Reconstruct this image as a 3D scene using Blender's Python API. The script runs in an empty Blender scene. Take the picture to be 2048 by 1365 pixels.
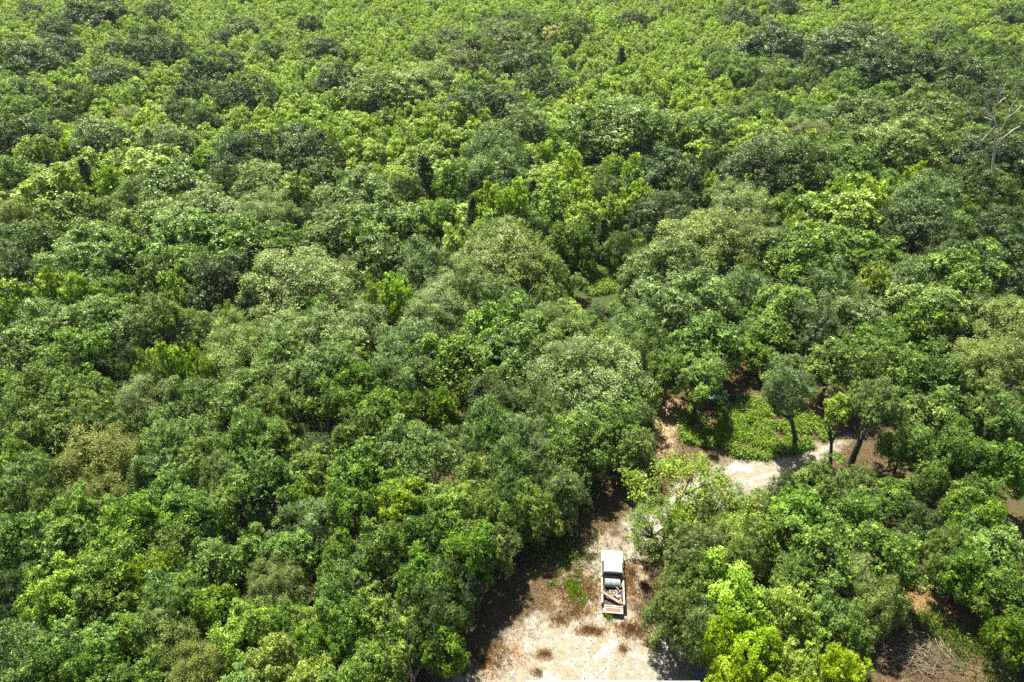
import bpy, math, random
import numpy as np
from mathutils import Vector, Matrix, Euler, noise as mnoise

random.seed(7)
SC = bpy.context.scene
COL = SC.collection
PI = math.pi

# ------------------------------------------------------------------ camera, sky, sun, exposure
CAM_H, CAM_P, CAM_F = 52.0, math.radians(35.0), 1400.0       # height, pitch below the horizon, focal length in photo pixels
cam_d = bpy.data.cameras.new('camera')
cam_d.sensor_width = 36.0
cam_d.lens = CAM_F / 2048 * 36
cam_d.clip_start = 0.5
cam_d.clip_end = 6000
cam = bpy.data.objects.new('camera', cam_d)
COL.objects.link(cam)
cam.location = (0, 0, CAM_H)
cam.rotation_euler = (PI / 2 - CAM_P, 0, 0)
SC.camera = cam

SUN_EL, SUN_AZ = math.radians(64), math.radians(-27)         # azimuth from +Y towards +X
world = bpy.data.worlds.new('World')
SC.world = world
world.use_nodes = True
wn = world.node_tree
bg = wn.nodes['Background']
sky = wn.nodes.new('ShaderNodeTexSky')
sky.sky_type = 'NISHITA'
sky.sun_disc = False
sky.sun_elevation = SUN_EL
sky.sun_rotation = SUN_AZ
sky.air_density = 1.0
sky.dust_density = 1.2
wn.links.new(sky.outputs[0], bg.inputs[0])
bg.inputs[1].default_value = 0.052
sd = bpy.data.lights.new('sun', 'SUN')
sd.energy = 5.0
sd.angle = math.radians(0.53)
sd.color = (1.0, 0.955, 0.87)
sun = bpy.data.objects.new('sun', sd)
COL.objects.link(sun)
sv = Vector((math.sin(SUN_AZ) * math.cos(SUN_EL), math.cos(SUN_AZ) * math.cos(SUN_EL), math.sin(SUN_EL)))
sun.rotation_euler = sv.to_track_quat('Z', 'Y').to_euler()
sun.location = (0, 0, 120)
SC.view_settings.view_transform = 'Standard'
SC.view_settings.look = 'None'
SC.view_settings.gamma = 1
SC.view_settings.exposure = 1.42
SC.view_settings.use_curve_mapping = False
SC.cycles.max_bounces = 6
SC.cycles.diffuse_bounces = 3
SC.cycles.glossy_bounces = 2
SC.cycles.transmission_bounces = 3
SC.cycles.volume_bounces = 0
SC.cycles.use_denoising = False


def at(px, py, z=0.0):
    """world point seen at a photo pixel (2048 x 1365), on the level z"""
    u, v = (px - 1024) / CAM_F, (py - 682.5) / CAM_F
    d = Vector((u, math.cos(CAM_P) - v * math.sin(CAM_P), -math.sin(CAM_P) - v * math.cos(CAM_P)))
    t = (CAM_H - z) / -d.z
    return Vector((d.x * t, d.y * t, z))


def depth(p):
    return p.y * math.cos(CAM_P) + (CAM_H - p.z) * math.sin(CAM_P)


def pixel(p):
    zc = depth(p)
    yc = p.y * math.sin(CAM_P) - (CAM_H - p.z) * math.cos(CAM_P)
    return 1024 + CAM_F * p.x / zc, 682.5 - CAM_F * yc / zc


# ------------------------------------------------------------------ materials
def nodes(name):
    m = bpy.data.materials.new(name)
    m.use_nodes = True
    nt = m.node_tree
    nt.nodes.clear()
    return m, nt, nt.nodes, nt.links


def mk(nt, kind, **kw):
    n = nt.nodes.new(kind)
    for k, v in kw.items():
        setattr(n, k, v)
    return n


def mathn(nt, op, a, b=None, clamp=False):
    n = nt.nodes.new('ShaderNodeMath')
    n.operation = op
    n.use_clamp = clamp
    for i, v in enumerate((a, b)):
        if v is None:
            continue
        if isinstance(v, (int, float)):
            n.inputs[i].default_value = v
        else:
            nt.links.new(v, n.inputs[i])
    return n.outputs[0]


def mixc(nt, fac, a, b, blend='MIX'):
    n = nt.nodes.new('ShaderNodeMix')
    n.data_type = 'RGBA'
    n.blend_type = blend
    for sock, v in ((n.inputs[0], fac), (n.inputs[6], a), (n.inputs[7], b)):
        if isinstance(v, (int, float)):
            sock.default_value = v
        elif isinstance(v, tuple):
            sock.default_value = (*v, 1) if len(v) == 3 else v
        else:
            nt.links.new(v, sock)
    return n.outputs[2]


def noise(nt, scale, detail=3, rough=0.6, vec=None, out=0):
    n = nt.nodes.new('ShaderNodeTexNoise')
    n.inputs['Scale'].default_value = scale
    n.inputs['Detail'].default_value = detail
    n.inputs['Roughness'].default_value = rough
    if vec is not None:
        nt.links.new(vec, n.inputs['Vector'])
    return n.outputs[out]


def ramp(nt, fac, stops):
    n = nt.nodes.new('ShaderNodeValToRGB')
    e = n.color_ramp.elements
    while len(e) < len(stops):
        e.new(0.5)
    for el, (p, c) in zip(e, stops):
        el.position = p
        el.color = (*c, 1) if len(c) == 3 else c
    nt.links.new(fac, n.inputs[0])
    return n.outputs[0]


def leaf_material(name, dark, mid, light, hue_var=0.02, gloss=0.12, tip=None):
    """leaf colour varies from spray to spray, from tree to tree and over the wood"""
    m, nt, N, L = nodes(name)
    tone = mk(nt, 'ShaderNodeAttribute', attribute_name='tone').outputs['Fac']
    col = ramp(nt, tone, [(0.0, dark), (0.5, mid), (1.0, light)] if tip is None else [(0.0, dark), (0.45, mid), (0.82, light), (1.0, tip)])
    oi = mk(nt, 'ShaderNodeObjectInfo')
    geo = mk(nt, 'ShaderNodeNewGeometry')
    big = noise(nt, 0.022, 2, 0.5, geo.outputs['Position'])
    hsv = mk(nt, 'ShaderNodeHueSaturation')
    r = oi.outputs['Random']
    h = mathn(nt, 'ADD', 0.486, mathn(nt, 'MULTIPLY', mathn(nt, 'SUBTRACT', r, 0.5), hue_var * 1.3))
    r2 = mathn(nt, 'FRACT', mathn(nt, 'MULTIPLY', r, 17.31))
    v = mathn(nt, 'ADD', mathn(nt, 'MULTIPLY', r2, 0.30), 0.86)
    v = mathn(nt, 'MULTIPLY', v, mathn(nt, 'ADD', 0.72, mathn(nt, 'MULTIPLY', big, 0.56)))
    s = mathn(nt, 'ADD', mathn(nt, 'MULTIPLY', mathn(nt, 'FRACT', mathn(nt, 'MULTIPLY', r, 7.77)), 0.2), 0.92)
    L.new(h, hsv.inputs['Hue'])
    L.new(s, hsv.inputs['Saturation'])
    L.new(v, hsv.inputs['Value'])
    L.new(col, hsv.inputs['Color'])
    c = hsv.outputs[0]
    dif = mk(nt, 'ShaderNodeBsdfDiffuse')
    L.new(c, dif.inputs[0])
    tr = mk(nt, 'ShaderNodeBsdfTranslucent')
    L.new(mixc(nt, 1.0, c, (1.15, 1.25, 0.5), 'MULTIPLY'), tr.inputs[0])
    mx = mk(nt, 'ShaderNodeMixShader')
    mx.inputs[0].default_value = 0.3
    L.new(dif.outputs[0], mx.inputs[1])
    L.new(tr.outputs[0], mx.inputs[2])
    gl = mk(nt, 'ShaderNodeBsdfGlossy')
    gl.inputs['Roughness'].default_value = 0.5
    gl.inputs[0].default_value = (0.8, 0.9, 0.6, 1)
    fr = mk(nt, 'ShaderNodeFresnel')
    fr.inputs[0].default_value = 1.4
    m2 = mk(nt, 'ShaderNodeMixShader')
    L.new(mathn(nt, 'MULTIPLY', fr.outputs[0], gloss * 0.5, True), m2.inputs[0])
    L.new(mx.outputs[0], m2.inputs[1])
    L.new(gl.outputs[0], m2.inputs[2])
    out = mk(nt, 'ShaderNodeOutputMaterial')
    L.new(m2.outputs[0], out.inputs[0])
    return m


def solid(name, c1, c2, scale=6.0, rough=0.8, metal=0.0, bump=0.0, bscale=30.0, detail=4):
    m, nt, N, L = nodes(name)
    tc = mk(nt, 'ShaderNodeTexCoord')
    f = noise(nt, scale, detail, 0.65, tc.outputs['Object'])
    c = ramp(nt, f, [(0.35, c1), (0.65, c2)])
    p = mk(nt, 'ShaderNodeBsdfPrincipled')
    L.new(c, p.inputs['Base Color'])
    p.inputs['Roughness'].default_value = rough
    p.inputs['Metallic'].default_value = metal
    if bump:
        b = mk(nt, 'ShaderNodeBump')
        b.inputs['Strength'].default_value = bump
        b.inputs['Distance'].default_value = 0.02
        L.new(noise(nt, bscale, 4, 0.6, tc.outputs['Object']), b.inputs['Height'])
        L.new(b.outputs[0], p.inputs['Normal'])
    out = mk(nt, 'ShaderNodeOutputMaterial')
    L.new(p.outputs[0], out.inputs[0])
    return m


def rusty(name, paint, paint2, rust_amount, rough=0.55, scale=3.0):
    """weathered paint with rust where it has worn through"""
    m, nt, N, L = nodes(name)
    tc = mk(nt, 'ShaderNodeTexCoord')
    o = tc.outputs['Object']
    base = mixc(nt, noise(nt, scale * 0.8, 4, 0.7, o), paint, paint2)
    rust = mixc(nt, noise(nt, scale * 6, 4, 0.7, o), (0.30, 0.12, 0.045), (0.14, 0.05, 0.025))
    f = noise(nt, scale, 6, 0.72, o)
    mask = ramp(nt, f, [(1 - rust_amount - 0.04, (0, 0, 0)), (1 - rust_amount + 0.05, (1, 1, 1))])
    c = mixc(nt, mask, base, rust)
    spots = ramp(nt, noise(nt, scale * 7, 2, 0.5, o), [(0.70, (0, 0, 0)), (0.74, (1, 1, 1))])
    c = mixc(nt, spots, c, (0.24, 0.13, 0.07))
    p = mk(nt, 'ShaderNodeBsdfPrincipled')
    L.new(c, p.inputs['Base Color'])
    p.inputs['Roughness'].default_value = rough
    out = mk(nt, 'ShaderNodeOutputMaterial')
    L.new(p.outputs[0], out.inputs[0])
    return m


M = {}
# dark, mid, light leaf colours per kind of tree
M['O'] = leaf_material('oak leaves grey green', (0.022, 0.044, 0.009), (0.110, 0.198, 0.040), (0.340, 0.470, 0.140))
M['M'] = leaf_material('broad leaves mid green', (0.018, 0.046, 0.007), (0.090, 0.198, 0.027), (0.300, 0.480, 0.090), 0.018)
M['B'] = leaf_material('young leaves yellow green', (0.045, 0.095, 0.010), (0.210, 0.370, 0.036), (0.500, 0.640, 0.120), 0.018)
M['D'] = leaf_material('oak leaves dark green', (0.012, 0.028, 0.008), (0.043, 0.090, 0.024), (0.125, 0.215, 0.062))
M['F'] = leaf_material('oak leaves olive', (0.028, 0.050, 0.010), (0.142, 0.222, 0.052), (0.380, 0.480, 0.165))
M['W'] = leaf_material('leaves silvery green', (0.024, 0.054, 0.014), (0.115, 0.215, 0.060), (0.360, 0.490, 0.200))
M['C'] = leaf_material('cedar needles', (0.014, 0.034, 0.010), (0.045, 0.100, 0.028), (0.110, 0.200, 0.060))
M['R'] = leaf_material('leaves russet olive', (0.038, 0.055, 0.012), (0.140, 0.180, 0.040), (0.280, 0.330, 0.090))
M['Y'] = leaf_material('leaves flecked with yellow', (0.020, 0.050, 0.008), (0.105, 0.215, 0.025), (0.270, 0.440, 0.055), tip=(0.36, 0.42, 0.05))
M['S'] = leaf_material('thin pale leaves', (0.040, 0.075, 0.012), (0.150, 0.240, 0.040), (0.330, 0.440, 0.090))
M['P'] = leaf_material('cream flowering top', (0.18, 0.20, 0.05), (0.42, 0.40, 0.14), (0.62, 0.58, 0.28))
M['G'] = M['B']
M['bark'] = solid('bark', (0.045, 0.035, 0.028), (0.11, 0.09, 0.075), 4, 0.95, 0, 0.6, 20)
M['palebark'] = solid('pale bark', (0.22, 0.19, 0.16), (0.42, 0.38, 0.33), 5, 0.95)
M['deadwood'] = solid('bleached dead wood', (0.34, 0.26, 0.18), (0.62, 0.54, 0.43), 2.5, 0.9)
M['brush'] = solid('dry brush', (0.10, 0.078, 0.048), (0.29, 0.24, 0.15), 1.5, 0.95)
M['greybrush'] = solid('grey blue brush', (0.16, 0.20, 0.20), (0.42, 0.50, 0.50), 1.5, 0.8)
M['weed'] = leaf_material('weeds', (0.045, 0.085, 0.010), (0.150, 0.270, 0.025), (0.32, 0.45, 0.06))
M['straw'] = leaf_material('dry grass', (0.14, 0.085, 0.03), (0.27, 0.17, 0.06), (0.46, 0.36, 0.15), 0.01, 0.05)
M['russet'] = leaf_material('rust red dead leaves', (0.09, 0.030, 0.012), (0.21, 0.085, 0.028), (0.38, 0.20, 0.075), 0.01, 0.05)
M['litter'] = leaf_material('fallen leaves', (0.045, 0.028, 0.014), (0.17, 0.11, 0.06), (0.42, 0.31, 0.19), 0.01, 0.05)


# ------------------------------------------------------------------ mesh helpers
def mesh_np(name, co, quads=None, tris=None, mat=None, tone=None, smooth=False):
    me = bpy.data.meshes.new(name)
    co = np.asarray(co, dtype=np.float32)
    nq = 0 if quads is None else len(quads)
    nt_ = 0 if tris is None else len(tris)
    me.vertices.add(len(co))
    me.vertices.foreach_set('co', co.ravel())
    loops = np.concatenate([np.asarray(quads, dtype=np.int32).ravel() if nq else np.zeros(0, np.int32),
                            np.asarray(tris, dtype=np.int32).ravel() if nt_ else np.zeros(0, np.int32)])
    me.loops.add(len(loops))
    me.loops.foreach_set('vertex_index', loops)
    me.polygons.add(nq + nt_)
    starts = np.concatenate([np.arange(nq) * 4, nq * 4 + np.arange(nt_) * 3]).astype(np.int32)
    me.polygons.foreach_set('loop_start', starts)
    if smooth:
        me.polygons.foreach_set('use_smooth', np.ones(nq + nt_, dtype=bool))
    me.update(calc_edges=True)
    if tone is not None:
        a = me.attributes.new('tone', 'FLOAT', 'POINT')
        a.data.foreach_set('value', np.asarray(tone, dtype=np.float32))
    if mat is not None:
        me.materials.append(mat)
    return me


def link(name, me, parent=None, loc=None, **props):
    o = bpy.data.objects.new(name, me)
    COL.objects.link(o)
    if parent is not None:
        o.parent = parent
    if loc is not None:
        o.location = loc
    for k, v in props.items():
        o[k] = v
    return o


def unit(v):
    return v / np.maximum(np.linalg.norm(v, axis=-1, keepdims=True), 1e-9)


def leaves(rng, pos, nrm, length, width, tone):
    """one rhombic leaf per point: four vertices, one face"""
    n = len(pos)
    nrm = unit(nrm)
    t = unit(np.cross(nrm, rng.normal(size=(n, 3))))
    b = np.cross(nrm, t)
    l = (length * rng.uniform(0.6, 1.3, n))[:, None] * 0.5
    w = (width * rng.uniform(0.6, 1.3, n))[:, None] * 0.5
    fold = nrm * l * 0.25
    co = np.stack([pos - t * l - fold, pos + b * w, pos + t * l - fold, pos - b * w], 1).reshape(-1, 3)
    q = np.arange(n * 4).reshape(-1, 4)
    return co, q, np.repeat(tone, 4)


class Buf:
    def __init__(s):
        s.co, s.q, s.t, s.n = [], [], [], 0

    def add(s, co, q, tone=None):
        s.co.append(np.asarray(co, dtype=np.float64))
        s.q.append(np.asarray(q, dtype=np.int64) + s.n)
        s.t.append(np.zeros(len(co)) + 0.5 if tone is None else tone)
        s.n += len(co)

    def tube(s, pts, radii, sides=6):
        pts = np.asarray(pts, dtype=float)
        k = len(pts)
        d = np.gradient(pts, axis=0)
        d = unit(d)
        ref = np.array([0.31, 0.17, 0.93]) if abs(d[0][2]) < 0.9 else np.array([1.0, 0.1, 0.0])
        a = unit(np.cross(d, ref))
        b = np.cross(d, a)
        ang = np.linspace(0, 2 * PI, sides, endpoint=False)
        ring = a[:, None, :] * np.cos(ang)[None, :, None] + b[:, None, :] * np.sin(ang)[None, :, None]
        co = (pts[:, None, :] + ring * np.asarray(radii)[:, None, None]).reshape(-1, 3)
        q = []
        for i in range(k - 1):
            for j in range(sides):
                j2 = (j + 1) % sides
                q.append((i * sides + j, i * sides + j2, (i + 1) * sides + j2, (i + 1) * sides + j))
        if sides == 4:
            q.append((3, 2, 1, 0))
            q.append(tuple((k - 1) * 4 + i for i in range(4)))
        s.add(co, q)

    def mesh(s, name, mat, smooth=False):
        return mesh_np(name, np.concatenate(s.co), np.concatenate(s.q), None, mat, np.concatenate(s.t), smooth)


def bent(rng, p0, p1, k, sag):
    """a crooked line of k points from p0 to p1"""
    p0, p1 = np.asarray(p0, float), np.asarray(p1, float)
    t = np.linspace(0, 1, k)[:, None]
    L = np.linalg.norm(p1 - p0)
    off = rng.normal(size=(k, 3)) * L * sag
    off[0] = off[-1] = 0
    return p0 + (p1 - p0) * t + off


# ------------------------------------------------------------------ tree kinds: crown and trunk shapes
# R crown radius, H height of the dome, zb height of the crown's base, lobes, sprays per lobe, leaves per spray, leaf length, width
KIND = {
    'O': dict(R=5.6, H=5.0, zb=3.8, nl=46, ns=44, k=12, ll=0.30, lw=0.15, lr=0.25, up=0.55, sp=0.145),
    'D': dict(R=5.6, H=5.4, zb=3.4, nl=44, ns=40, k=12, ll=0.32, lw=0.16, lr=0.26, up=0.5, sp=0.162),
    'F': dict(R=5.8, H=4.8, zb=3.8, nl=60, ns=36, k=11, ll=0.27, lw=0.12, lr=0.21, up=0.8, sp=0.187),
    'W': dict(R=4.4, H=4.6, zb=3.6, nl=32, ns=44, k=12, ll=0.27, lw=0.12, lr=0.29, up=0.2, sp=0.153, droop=0.35),
    'M': dict(R=4.0, H=4.8, zb=4.0, nl=30, ns=36, k=11, ll=0.31, lw=0.18, lr=0.29, up=0.5, sp=0.136),
    'B': dict(R=2.6, H=3.6, zb=2.8, nl=20, ns=26, k=10, ll=0.30, lw=0.18, lr=0.32, up=0.6, sp=0.119),
    'G': dict(R=4.2, H=5.0, zb=3.8, nl=40, ns=36, k=11, ll=0.29, lw=0.17, lr=0.25, up=0.6, sp=0.15),
    'Y': dict(R=3.8, H=4.6, zb=4.0, nl=30, ns=36, k=10, ll=0.29, lw=0.17, lr=0.28, up=0.5, sp=0.136),
    'R': dict(R=4.6, H=3.6, zb=3.8, nl=44, ns=34, k=10, ll=0.23, lw=0.10, lr=0.23, up=0.8, sp=0.204),
    'S': dict(R=4.2, H=3.6, zb=3.6, nl=56, ns=13, k=9, ll=0.26, lw=0.13, lr=0.18, up=0.5, sp=0.187, thin=True),
    'C': dict(R=1.7, H=7.5, zb=0.7, nl=30, ns=34, k=9, ll=0.26, lw=0.10, lr=0.42, up=0.8, sp=0.119, cone=True),
    'P': dict(R=4.0, H=4.4, zb=4.2, nl=22, ns=36, k=10, ll=0.34, lw=0.20, lr=0.33, up=0.5, sp=0.170),
}


def crown_mesh(kind, seed):
    g = dict(KIND[kind])
    g['ll'] *= 0.88
    g['lw'] *= 0.9
    if kind in 'ODFMW':
        g['ns'] = int(g['ns'] * 1.12)
    rng = np.random.default_rng(seed)
    R, H, nl = g['R'], g['H'], g['nl']
    # lobe centres over the dome
    i = np.arange(nl)
    if g.get('cone'):
        zz = (i + 0.5) / nl
        ph = i * 2.39996 + rng.normal(size=nl) * 0.3
        rr = R * (1 - zz) ** 0.75 * rng.uniform(0.45, 0.75, nl)
        cen = np.stack([np.cos(ph) * rr, np.sin(ph) * rr, zz * H], 1)
        lr = R * g['lr'] * (1.15 - 0.75 * zz) * rng.uniform(0.8, 1.25, nl)
        outw = unit(np.stack([np.cos(ph), np.sin(ph), 0.6 + 0 * ph], 1))
    else:
        cz = 1 - (i + 0.5) / nl * 1.12
        ph = i * 2.39996 + rng.normal(size=nl) * 0.25
        sr = np.sqrt(np.maximum(0, 1 - cz * cz))
        d = np.stack([np.cos(ph) * sr, np.sin(ph) * sr, cz], 1)
        wob = 1 + 0.16 * np.sin(ph * 2 + rng.uniform(0, 6)) + 0.10 * np.sin(ph * 3 + rng.uniform(0, 6))
        rad = rng.uniform(0.62, 0.90, nl) * wob
        low = rng.uniform(size=nl) < 0.22
        rad[low] *= 0.72
        cen = d * rad[:, None] * np.array([R, R, H])
        cen[:, :2] += rng.normal(size=(1, 2)) * R * 0.05
        lr = R * g['lr'] * rng.uniform(0.62, 1.35, nl)
        outw = unit(cen + np.array([0, 0, H * 0.15]))
    ns, k = g['ns'], g['k']
    # sprays over each lobe, mostly on its outer and upper side
    sd_ = unit(rng.normal(size=(nl, ns, 3)) + outw[:, None, :] * 0.95 + np.array([0, 0, 0.35]))
    rr = rng.uniform(0.62, 1.22, (nl, ns, 1)) ** 0.8
    sp = cen[:, None, :] + sd_ * lr[:, None, None] * rr
    if g.get('droop'):
        sp[..., 2] -= g['droop'] * (np.linalg.norm(sp[..., :2], axis=-1) / R) ** 2 * H * 0.5
    stone = np.clip(0.5 + rng.normal(size=(nl, ns)) * 0.22 + rng.normal(size=(nl, 1)) * 0.10, 0.02, 0.98)
    lp = sp[:, :, None, :] + rng.normal(size=(nl, ns, k, 3)) * g['sp'] * np.array([1, 1, 0.75])
    ln = g['up'] * np.array([0, 0, 1.0]) + sd_[:, :, None, :] * 0.75 + unit(rng.normal(size=(nl, ns, 1, 3))) * 0.6 + unit(rng.normal(size=(nl, ns, k, 3))) * 0.6
    lt = np.clip(stone[:, :, None] + rng.normal(size=(nl, ns, k)) * 0.14, 0, 1)
    b = Buf()
    b.add(*leaves(rng, lp.reshape(-1, 3), ln.reshape(-1, 3), g['ll'], g['lw'], lt.ravel()))
    if not g.get('thin'):
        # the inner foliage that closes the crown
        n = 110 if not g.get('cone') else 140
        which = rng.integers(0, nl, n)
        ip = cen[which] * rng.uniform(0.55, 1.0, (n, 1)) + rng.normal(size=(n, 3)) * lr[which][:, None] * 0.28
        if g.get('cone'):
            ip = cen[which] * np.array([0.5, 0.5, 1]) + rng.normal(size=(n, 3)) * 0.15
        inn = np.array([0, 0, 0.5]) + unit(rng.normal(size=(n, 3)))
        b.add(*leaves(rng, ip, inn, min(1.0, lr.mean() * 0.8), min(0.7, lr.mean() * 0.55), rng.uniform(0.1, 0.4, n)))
    me = b.mesh('crown', M[kind])
    return me, cen, lr


def trunk_mesh(kind, seed, cen, lr, twigs=0):
    g = KIND[kind]
    rng = np.random.default_rng(seed + 999)
    R, H, zb = g['R'], g['H'], g['zb']
    b = Buf()
    tr = 0.045 * R + 0.06
    fork = zb * (0.62 if kind != 'C' else 1.0)
    if kind == 'C':
        b.tube(bent(rng, (0, 0, -0.3), (0, 0, zb + H * 0.9), 7, 0.006), np.linspace(0.2, 0.03, 7), 6)
    else:
        lean = rng.normal(size=2) * 0.04 * zb
        top = np.array([lean[0], lean[1], fork])
        b.tube([(0, 0, -0.3), (0, 0, 0.0), (lean[0] * .3, lean[1] * .3, fork * 0.4), tuple(top)],
               [tr * 1.7, tr * 1.35, tr, tr * 0.9], 8)
        order = rng.permutation(len(cen))
        main = order[: 6]
        for j, li in enumerate(main):
            c = cen[li] * 0.72 + np.array([0, 0, zb])
            pts = bent(rng, top, c, 5, 0.035)
            pts[1:3, 2] += 0.05 * R
            b.tube(pts, np.linspace(tr * 0.6, tr * 0.2, 5), 5)
            dd = np.linalg.norm(cen - cen[li], axis=1)
            for lj in np.argsort(dd)[1:4]:
                e = cen[lj] + np.array([0, 0, zb])
                b.tube(bent(rng, pts[3], e, 4, 0.05), np.linspace(tr * 0.24, tr * 0.07, 4), 4)
    me = b.mesh('trunk', M['bark'], True)
    tw = None
    if twigs:
        t = Buf()
        for _ in range(twigs):
            li = rng.integers(0, len(cen))
            if cen[li][2] < 0.1 * H:
                continue
            c0 = cen[li] + np.array([0, 0, zb])
            d = unit(cen[li] + np.array([0, 0, 1.0]) + rng.normal(size=3) * R * 0.35)
            L = lr[li] * rng.uniform(1.0, 1.5)
            p1 = c0 + d * L
            t.tube(bent(rng, c0, p1, 4, 0.08), np.linspace(0.045, 0.014, 4), 3)
            for _k in range(2):
                q0 = c0 + d * L * rng.uniform(0.5, 0.8)
                t.tube(bent(rng, q0, q0 + unit(d + rng.normal(size=3) * 0.7) * L * 0.4, 3, 0.08), [0.018, 0.012, 0.006], 3)
        tw = t.mesh('twigs', M['palebark'])
    return me, tw


NVAR = {'O': 4, 'D': 3, 'F': 3, 'W': 3, 'M': 4, 'B': 4, 'G': 3, 'Y': 2, 'R': 2, 'S': 2, 'C': 2, 'P': 1}
TW = {'G': 8, 'O': 22, 'D': 0, 'F': 22, 'W': 22, 'M': 20, 'B': 6, 'Y': 10, 'R': 26, 'S': 60, 'C': 0, 'P': 0}
PROTO = {}
for ki, (kd, nv) in enumerate(NVAR.items()):
    PROTO[kd] = []
    for v in range(nv):
        cm, cen, lr = crown_mesh(kd, 100 * ki + v)
        tm, tw = trunk_mesh(kd, 100 * ki + v, cen, lr, TW[kd])
        PROTO[kd].append((cm, tm, tw))

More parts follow.
